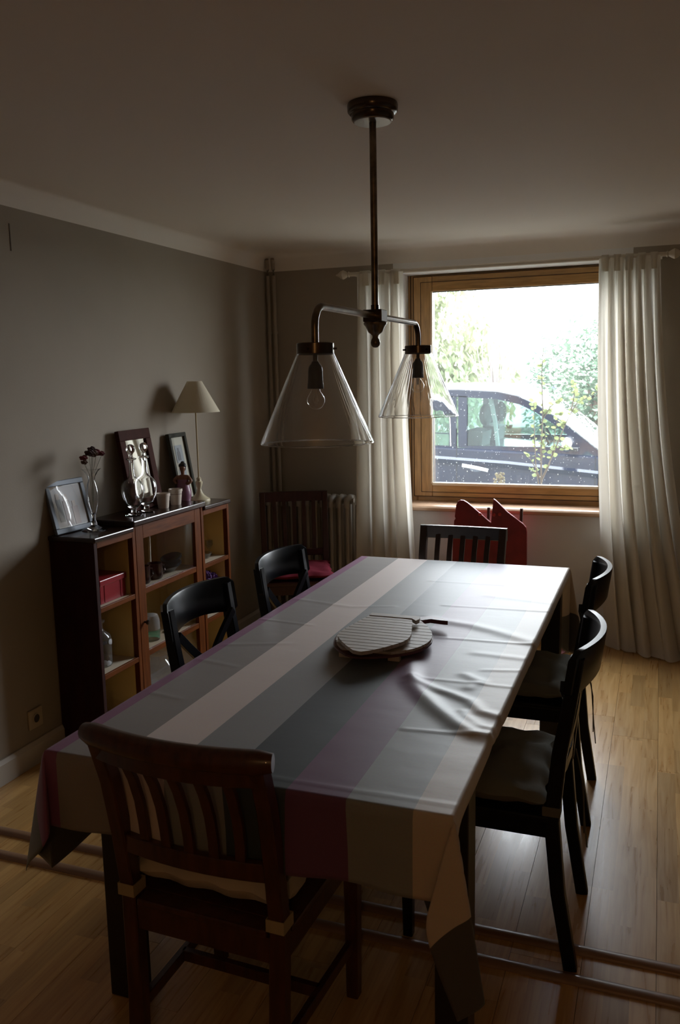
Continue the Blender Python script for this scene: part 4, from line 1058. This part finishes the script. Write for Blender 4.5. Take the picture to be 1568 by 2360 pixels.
# ------------------------------------------------------------------ outdoors
gr = MB().bb(-60, 40, YO+.08, 140, -.15, 0).build('ground', mat('wet_asphalt_and_grass', (.11,.12,.09), .6, noise=.3, nscale=.5)); struct(gr)
def car():
    root = empty('parked_car', (-1.2, 8.1, 0), 0, 'dark blue hatchback car parked outside right behind the window', 'car')
    ox, oy = -1.2, 8.1; YN, YFf = 7.30-oy, 8.92-oy
    S = lambda P: [(x_-ox, z_) for x_, z_ in P]
    # belt line rises to the rear
    body = S([(-3.05,.28),(-3.12,.55),(-3.08,.95),(-2.95,1.045),(-1.83,.995),(-.75,.945),(-.44,.925),(-.15,.915),(.35,.86),(.72,.76),(.82,.60),(.82,.30),(.55,.22),(.42,.22)])
    arch = [(.08+.33*cos(a)-ox, .32+.33*sin(a)) for a in [R(-18)+R(216)*k/10 for k in range(11)]]
    arch2 = [(-2.45+.33*cos(a)-ox, .32+.33*sin(a)) for a in [R(-18)+R(216)*k/10 for k in range(11)]]
    poly = body+arch+arch2+S([(-2.85,.22)])
    MB().prism(poly, 1, YN, YFf).build('body', CAR, root, bevel=.02)
    # side crease catching the sky
    for side, yv in ((-1, YN), (1, YFf)):
        P = [(x_-ox, yv, z_) for x_, z_ in ((-2.9,.985),(-1.832,.900),(-1.2,.862),(-.447,.790),(.25,.76))]
        mb = MB()
        for i in range(len(P)-1):
            a, b = Vector(P[i]), Vector(P[i+1])
            q = [a+Vector((0,0,.016)), a+Vector((0,side*.018,-.006)), a+Vector((0,side*.010,-.045)), a+Vector((0,-side*.02,-.05)),
                 b+Vector((0,0,.016)), b+Vector((0,side*.018,-.006)), b+Vector((0,side*.010,-.045)), b+Vector((0,-side*.02,-.05))]
            mb.add(q, [(0,1,5,4),(1,2,6,5),(2,3,7,6)])
        mb.build('side_crease', CAR, root)
    edge = [(-2.98,1.05),(-2.85,1.25),(-2.65,1.40),(-2.35,1.465),(-1.83,1.480),(-1.64,1.480),(-1.3,1.458),(-1.1,1.412),(-.96,1.345),(-.79,1.235),(-.6,1.085),(-.44,.955),(-.30,.90)]
    def band(lst, wdt, nm, m_, yv, th=.05):
        mb = MB(); n_ = len(lst); up_ = []; lo = []
        for i, (x_, z_) in enumerate(lst):
            a = Vector(lst[max(0,i-1)]); b = Vector(lst[min(n_-1,i+1)]); d = (b-a).normalized(); nn = Vector((d.y, -d.x))
            up_.append((x_, z_)); lo.append((x_+nn.x*wdt, z_+nn.y*wdt))
        for i in range(n_-1):
            q = S([up_[i], up_[i+1], lo[i+1], lo[i]])
            mb.prism(q, 1, yv-th/2, yv+th/2)
        return mb.build(nm, m_, root)
    for yv in (YN+.05, YFf-.05):
        band(edge, .055, 'roof_rail', CAR, yv)
        for (xa, xb) in ((-1.715, -1.655), (-1.635, -1.560)):
            MB().prism(S([(xa,.99),(xb,.985),(xb+.0,1.43),(xa,1.435)]), 1, yv-.025, yv+.025).build('door_pillar', CAR, root)
        MB().prism(S([(-2.98,1.04),(-2.62,1.02),(-2.50,1.42),(-2.66,1.40),(-2.86,1.25)]), 1, yv-.025, yv+.025).build('rear_quarter', CAR, root)
        MB().prism(S([(-1.56,.96),(-.62,.92),(-.55,.97),(-.72,1.00),(-1.56,1.002)]), 1, yv-.03, yv+.03).build('window_ledge', CAR, root)
        MB().prism(S([(-2.62,.99),(-1.715,.985),(-1.715,1.003),(-2.62,1.03)]), 1, yv-.03, yv+.03).build('window_ledge', CAR, root)
        MB().prism(S([(-1.555,.99),(-.72,.97),(-.70,1.13),(-.80,1.17),(-.95,1.29),(-1.10,1.36),(-1.33,1.41),(-1.555,1.432)]), 1, yv-.004, yv+.004).build('side_window', CARGL, root)
        MB().prism(S([(-2.60,1.0),(-1.725,.99),(-1.725,1.435),(-2.50,1.41)]), 1, yv-.004, yv+.004).build('side_window', CARGL, root)
        MB().prism(S([(-.72,.945),(-.60,.945),(-.50,.99),(-.66,1.115),(-.73,1.10)]), 1, yv-.026, yv+.026).build('mirror_base', CAR, root)
    def sheet(lst, nm, m_, crown, th=.02):
        n_ = len(lst)
        def f(u, v):
            t = u*(n_-1); i = min(int(t), n_-2); t -= i
            x_ = lst[i][0]*(1-t)+lst[i+1][0]*t; z_ = lst[i][1]*(1-t)+lst[i+1][1]*t
            c_ = crown*(1-(2*v-1)**4)
            return (x_-ox+c_*.3*(1 if x_ > -1.1 else 0), YN+.03+(YFf-YN-.06)*v, z_+c_)
        return MB().grid((n_-1)*4, 12, f).build(nm, m_, root, smooth=True, solid=th)
    sheet(edge[:8], 'roof', CARROOF, .055)
    sheet(edge[7:], 'windshield', CARWS, .055, .006)
    hood = [(-.30,.90),(-.05,.905),(.30,.87),(.60,.80),(.78,.70)]
    sheet(hood, 'hood', CAR, .03)
    for yv, s_ in ((YN, -1),):
        MB().rect([(-1.585-ox, yv-.028, .838),(-1.47-ox, yv-.040, .822),(-1.361-ox, yv-.028, .797)], .026, .030, side=(0,1,0)).build('door_handle', CHROME, root, smooth=True)
        MB().ell((-1.47-ox, yv, .800), (.055,.004,.022)).build('handle_recess', mat('handle_recess', (.10,.12,.16), .15), root, smooth=True)
        MB().ell((-.705-ox, yv-.10, 1.03), (.050,.075,.062)).build('mirror_housing', CHROME, root, smooth=True)
        MB().bb(-.70-ox, -.62-ox, yv-.10, yv+.02, .975, 1.0).build('mirror_arm', RUBBER, root)
        MB().bb(-1.646-ox, -1.640-ox, yv-.002, yv+.03, .35, 1.0).bb(-.482-ox, -.477-ox, yv-.002, yv+.01, .35, .93).build('door_gap', RUBBER, root)
        MB().rect([(-1.70-ox,yv+.022,1.0),(-1.705-ox,yv+.020,1.2),(-1.72-ox,yv+.022,1.425)], .006,.012, side=(1,0,0)).build('window_trim', CHROME, root)
    for x_ in (-2.45, .08):
        for yv in (YN+.09, YFf-.09):
            wh = MB().ring([(.19,-.09),(.30,-.09),(.315,-.06),(.315,.06),(.30,.09),(.19,.09)], 28).build('wheel', RUBBER, root, smooth=True)
            wh.rotation_euler = (R(90),0,0); wh.location = (x_-ox, yv, .315)
            MB().lathe([(0,-.06),(.19,-.06),(.19,.06),(0,.06)], 20).build('rim', mat('alloy', (.5,.5,.52), .3, metal=1), wh)
    for yv in (YN+.42, YFf-.42):
        MB().rect([(-1.52-ox,yv,.62),(-1.56-ox,yv,.85),(-1.62-ox+.1,yv,1.12)], .14, .44, side=(1,0,0)).build('seat_back', SEATF, root, smooth=True)
        MB().ell((-1.47-ox,yv,1.25), (.055,.13,.10)).build('headrest', SEATF, root, smooth=True)
        MB().bb(-1.45-ox, -1.0-ox, yv-.23, yv+.23, .50,.66).build('seat_base', SEATF, root, bevel=.03)
    MB().rect([(-1.30-ox,YN+.12,.95),(-1.33-ox,YN+.12,1.2),(-1.37-ox,YN+.10,1.42)], .03,.05, side=(1,0,0)).build('seat_belt', mat('pale_belt', (.35,.36,.35), .8), root)
    MB().bb(-.95-ox, -.45-ox, YN+.08, YFf-.08, .80,.93).build('dashboard', mat('dash_plastic', (.06,.09,.10), .6), root, bevel=.03)
    st = MB().ring([(.165,-.01),(.185,-.01),(.185,.01),(.165,.01)], 24).build('steering_wheel', RUBBER, root, smooth=True); st.location = (-1.0-ox, YFf-.45, 1.0); st.rotation_euler = (0, R(65), 0)
    return root
car()
def van(name, loc, rz, wd, h, label, m_):
    root = empty(name, loc, rz, label, 'vehicle')
    hw_ = wd/2
    def sec(y_, w_, zt, zb=.3):
        return [(-w_,y_,zb),(-w_*1.02,y_,zt*.45),(-w_*.98,y_,zt*.55),(-w_*.84,y_,zt*.88),(-w_*.70,y_,zt*.98),(0,y_,zt),(w_*.70,y_,zt*.98),(w_*.84,y_,zt*.88),(w_*.98,y_,zt*.55),(w_*1.02,y_,zt*.45),(w_,y_,zb)]
    secs = [sec(0, hw_*.94, h*.42), sec(.04, hw_, h*.50), sec(.55, hw_, h*.56), sec(.60, hw_, h*.58), sec(1.25, hw_, h*.96), sec(1.8, hw_, h), sec(4.0, hw_, h), sec(4.2, hw_*.97, h*.93)]
    k = len(secs[0]); vs_ = [p for q in secs for p in q]; fs = [(i*k+j, i*k+(j+1)%k, (i+1)*k+(j+1)%k, (i+1)*k+j) for i in range(len(secs)-1) for j in range(k)]
    fs += [tuple(range(k)), tuple((len(secs)-1)*k+j for j in range(k))]
    MB().add(vs_, fs).build('body', m_, root, smooth=True)
    MB().add([(-hw_*.80,.66,h*.60),(hw_*.80,.66,h*.60),(hw_*.66,1.18,h*.93),(-hw_*.66,1.18,h*.93)], [(0,1,2,3)]).build('windshield', mat('pale_reflecting_glass', (.30,.36,.36), .1, spec=1), root, solid=.02)
    for s_ in (-1, 1):
        MB().ell((s_*hw_*.72,.02,h*.36), (.14,.05,.08)).build('headlamp', CHROME, root, smooth=True)
        MB().ell((s_*hw_*1.14,.75,h*.62), (.09,.05,.09)).build('side_mirror', mat('dark_mirror', (.05,.06,.09), .3), root, smooth=True)
        for yy in (.8, 3.4):
            wh = MB().lathe([(0,-.1),(.31,-.1),(.31,.1),(0,.1)], 20).build('wheel', RUBBER, root, smooth=True); wh.rotation_euler = (0,R(90),0); wh.location = (s_*(hw_-.1),yy,.31)
    return root
van('white_van', (-3.62, 23.0, 0), R(0), 1.62, 2.02, 'white van facing the window, parked behind the dark car', WPAINT)
v2 = van('pale_car', (-.45, 12.6, 0), R(-75), 1.6, 1.5, 'pale car with red lamp showing at the right edge of the window', WPAINT)
MB().ell((-.60,-.02,.78), (.10,.04,.16)).build('red_lamp', REDL, v2, smooth=True)

def foliage(cs, n_, size, droop, seed):
    rd = random.Random(seed); vs_ = []; fs = []
    tot = sum(c[3]*c[4]*c[5] for c in cs)
    for (x_, y_, z_, rx, ry, rz) in cs:
        for _ in range(int(n_*rx*ry*rz/tot)):
            d = Vector((rd.gauss(0,1), rd.gauss(0,1), rd.gauss(0,1))).normalized(); t = .45+.55*rd.random()**.5
            p = Vector((x_+d.x*rx*t, y_+d.y*ry*t, z_+d.z*rz*t))
            if p.z < .02: continue
            s_ = size*rd.uniform(.6, 1.4); a = rd.random()*6.28; dr_ = droop+rd.uniform(-.5,.5)
            L = Vector((cos(a)*cos(dr_), sin(a)*cos(dr_), -sin(dr_)))*s_
            Wv = Vector((-sin(a), cos(a), rd.uniform(-.6,.6))).normalized()*s_*.26
            k = len(vs_); vs_ += [p, p+L*.5+Wv, p+L, p+L*.5-Wv]; fs.append((k, k+1, k+2, k+3))
    return MB().add(vs_, fs)
def leafmat(name, c1_, c2_):
    M = cloth(name, c1_, .35, .6)
    n = M.node_tree.nodes; l = M.node_tree.links
    for q in n:
        if q.type == 'VALTORGB': q.color_ramp.elements[0].color = (*c2_, 1)
        if q.type == 'TEX_NOISE' and q.inputs['Scale'].default_value < 100: q.inputs['Scale'].default_value = 1.3
    return M
def tree(name, base, trunk_h, cs, n_, size, droop, m_, seed, label, cat='tree'):
    root = empty(name, base, 0, label, cat)
    b = Vector(base)
    mb = MB().tube([(0,0,0),(.05,0,trunk_h*.5),(-.03,.02,trunk_h)], lambda i, t: .12*(1-.5*t), 8)
    for (x_, y_, z_, rx, ry, rz) in cs: mb.tube([(0,0,trunk_h*.55), ((x_-b.x)*.5,(y_-b.y)*.5,(trunk_h*.6+z_)*.5), (x_-b.x,y_-b.y,z_)], lambda i, t: .05*(1-.6*t), 6)
    mb.build('trunk', mat(name+'_bark', (.16,.12,.09), .9), root, smooth=True)
    f_ = foliage([(x_-b.x, y_-b.y, z_, rx, ry, rz) for (x_, y_, z_, rx, ry, rz) in cs], n_, size, droop, seed)
    tag(f_.build('leaves', m_, root, raw=True), kind='stuff')
    return root
YG = leafmat('yellow_green_leaf', (.31,.32,.20), (.14,.19,.10)); DG = leafmat('blue_green_leaf', (.17,.23,.16), (.075,.13,.085)); MG = leafmat('mid_green_leaf', (.20,.24,.16), (.12,.17,.10))
tree('weeping_tree', (-5.6,17,0), 1.6, [(-5.6,17,2.6,1.5,1.2,1.6),(-4.3,17.3,2.4,1.15,1.1,1.35),(-4.9,16.4,1.3,1.7,1,1.3),(-7,17,2.4,1.4,1.2,1.8),(-3.5,17.2,1.5,.9,.9,1.2),(-5.0,17,3.6,1.1,1,.9)], 15000, .17, 1.0, YG, 1, 'big yellow-green weeping tree at the left of the window view')
tree('evergreen_tree', (-1.2,17,0), 1.2, [(-1.3,17,1.5,1.15,1,1.4),(-.3,17.3,1.5,1.3,1,1.3),(-1.75,17,1.1,.8,.9,1.1),(-.95,17,2.2,.55,.6,.6),(.9,17,1.8,1.2,1,1.5)], 11000, .13, .3, DG, 2, 'darker blue-green bushy tree at the right of the window view')
tree('hedge_shrub', (-3.0,30,0), .8, [(-4.5,30,1.0,2.6,1,1.2),(-1.2,30,1.0,2.6,1,1.1),(-8,30,1.4,3,1,1.7),(2,30,1.2,3,1,1.5)], 9000, .2, .4, MG, 3, 'long pale green hedge far behind the white van', 'hedge')
bt_ = empty('bare_sapling', (-2.75, 15.5, 0), 0, 'leafless pale twiggy sapling between the two leafy trees', 'tree')
rd = random.Random(6); mb = MB()
for k in range(22):
    a = rd.random()*6.28; rr_ = rd.uniform(.1,.55); h_ = rd.uniform(1.7,2.5)
    mb.tube([(0,0,.2),(rr_*.35*cos(a),rr_*.35*sin(a),1.0),(rr_*.8*cos(a+.2),rr_*.8*sin(a+.2),h_*.8),(rr_*cos(a),rr_*sin(a),h_)], lambda i, t: .016*(1-.8*t)+.002, 5)
mb.build('branches', mat('pale_bark', (.13,.11,.10), .9), bt_)
# young shrub right outside the pane
shb = empty('leafy_shrub', (-.76, 5.98, 0), 0, 'young shrub with small light green leaves right outside the window', 'shrub')
STEM = mat('tan_stem', (.09,.07,.045), .7); LF = leafmat('fresh_leaf', (.20,.24,.095), (.11,.16,.06))
stems = [[(0,0,0),(.01,0,.85),(.005,0,1.10),(.012,.01,1.35),(.0,.0,1.60),(.012,0,1.83)], [(0,0,.80),(-.03,0,1.0),(-.045,.01,1.25),(-.05,0,1.47)],
         [(.01,0,.88),(.07,.01,1.02),(.12,0,1.15),(.17,.01,1.28),(.23,0,1.40),(.33,0,1.46),(.42,0,1.52)], [(.005,0,.86),(.06,0,.98),(.09,.01,1.12),(.10,0,1.24),(.13,0,1.38)],
         [(.012,.01,1.30),(.06,0,1.38),(.13,0,1.44)], [(0,0,.9),(-.05,.0,1.0),(-.09,0,1.06)], [(.12,0,1.12),(.16,0,1.10),(.19,0,1.12)], [(.02,0,.87),(-.03,0,.93),(-.08,0,.96)],
         [(0,0,1.0),(.03,.01,1.10),(.03,0,1.25)], [(.2,0,1.36),(.22,0,1.46),(.21,0,1.54)]]
for k, P in enumerate(stems): MB().tube(P, lambda i, t, k=k: (.008 if k == 0 else .005)*(1-.7*t), 7).build('stem', STEM, shb, smooth=True)
lm = MB(); lp = [(0,0),(.25,.30),(.55,.36),(.85,.2),(1,0)]
vv = [(x_*.03, y_*.03, -.004*(x_**2)) for x_, y_ in lp]+[(x_*.03, -y_*.03, -.004*x_**2) for x_, y_ in reversed(lp[1:-1])]+[(.015,0,-.004)]
n_ = len(vv)-1; lm.add(vv, [(i, (i+1) % n_, n_) for i in range(n_)])
lmesh = bpy.data.meshes.new('leaf'); lmesh.from_pydata(lm.v, [], lm.f); lmesh.materials.append(LF)
rl = random.Random(12); cnt = 0
for k, P in enumerate(stems):
    P = [Vector(p) for p in P]; n_lv = [30,16,34,16,12,7,6,7,8,12][k]
    for q in range(n_lv):
        t = rl.uniform(.30 if k == 0 else .2, 1)*(len(P)-1); i = min(int(t), len(P)-2); p = P[i].lerp(P[i+1], t-i)
        if p.z < .86: continue
        o_ = bpy.data.objects.new('leaf', lmesh); C.objects.link(o_); o_.parent = shb; o_.location = p
        a = rl.choice((0, pi))+rl.uniform(-.7,.7)
        o_.rotation_euler = (rl.uniform(.1,2.4), rl.uniform(-1.2,.5), a); o_.scale = (rl.uniform(.55,1.55),)*3
he = empty('flowering_heather', (-1.03, 5.93, 0), 0, 'low pale plant tip showing at the bottom edge of the pane', 'plant')
mb = MB(); rh = random.Random(2)
for k in range(14): mb.tube([(0,0,0),(rh.uniform(-.02,.02),0,.8),(rh.uniform(-.035,.035),rh.uniform(-.02,.02),rh.uniform(.86,.935))], .003, 5)
mb.build('stems', STEM, he)
mb = MB()
for k in range(40): mb.ell((rh.uniform(-.035,.035), rh.uniform(-.02,.02), rh.uniform(.86,.93)), (.007,.004,.008), 6, 4)
tag(mb.build('flowers', mat('pale_cream_flower', (.16,.14,.07), .7), he), kind='stuff')

# ------------------------------------------------------------------ warm ceiling bulb in the room behind the photographer
wl_ = empty('ceiling_bulb', (.35, -1.3, 2.05), 0, 'bare warm bulb hanging in the room part behind the photographer', 'lamp')
em = bpy.data.materials.new('warm_bulb_glow'); em.use_nodes = True
b = em.node_tree.nodes['Principled BSDF']; b.inputs['Emission Color'].default_value = (1,.55,.22,1); b.inputs['Emission Strength'].default_value = 120
MB().ell((0,0,0), (.035,.035,.04)).build('bulb', em, wl_, smooth=True)
MB().tube([(0,0,.04), (0,0,ZC-2.05)], .004, 8).build('cable', BAKE, wl_)
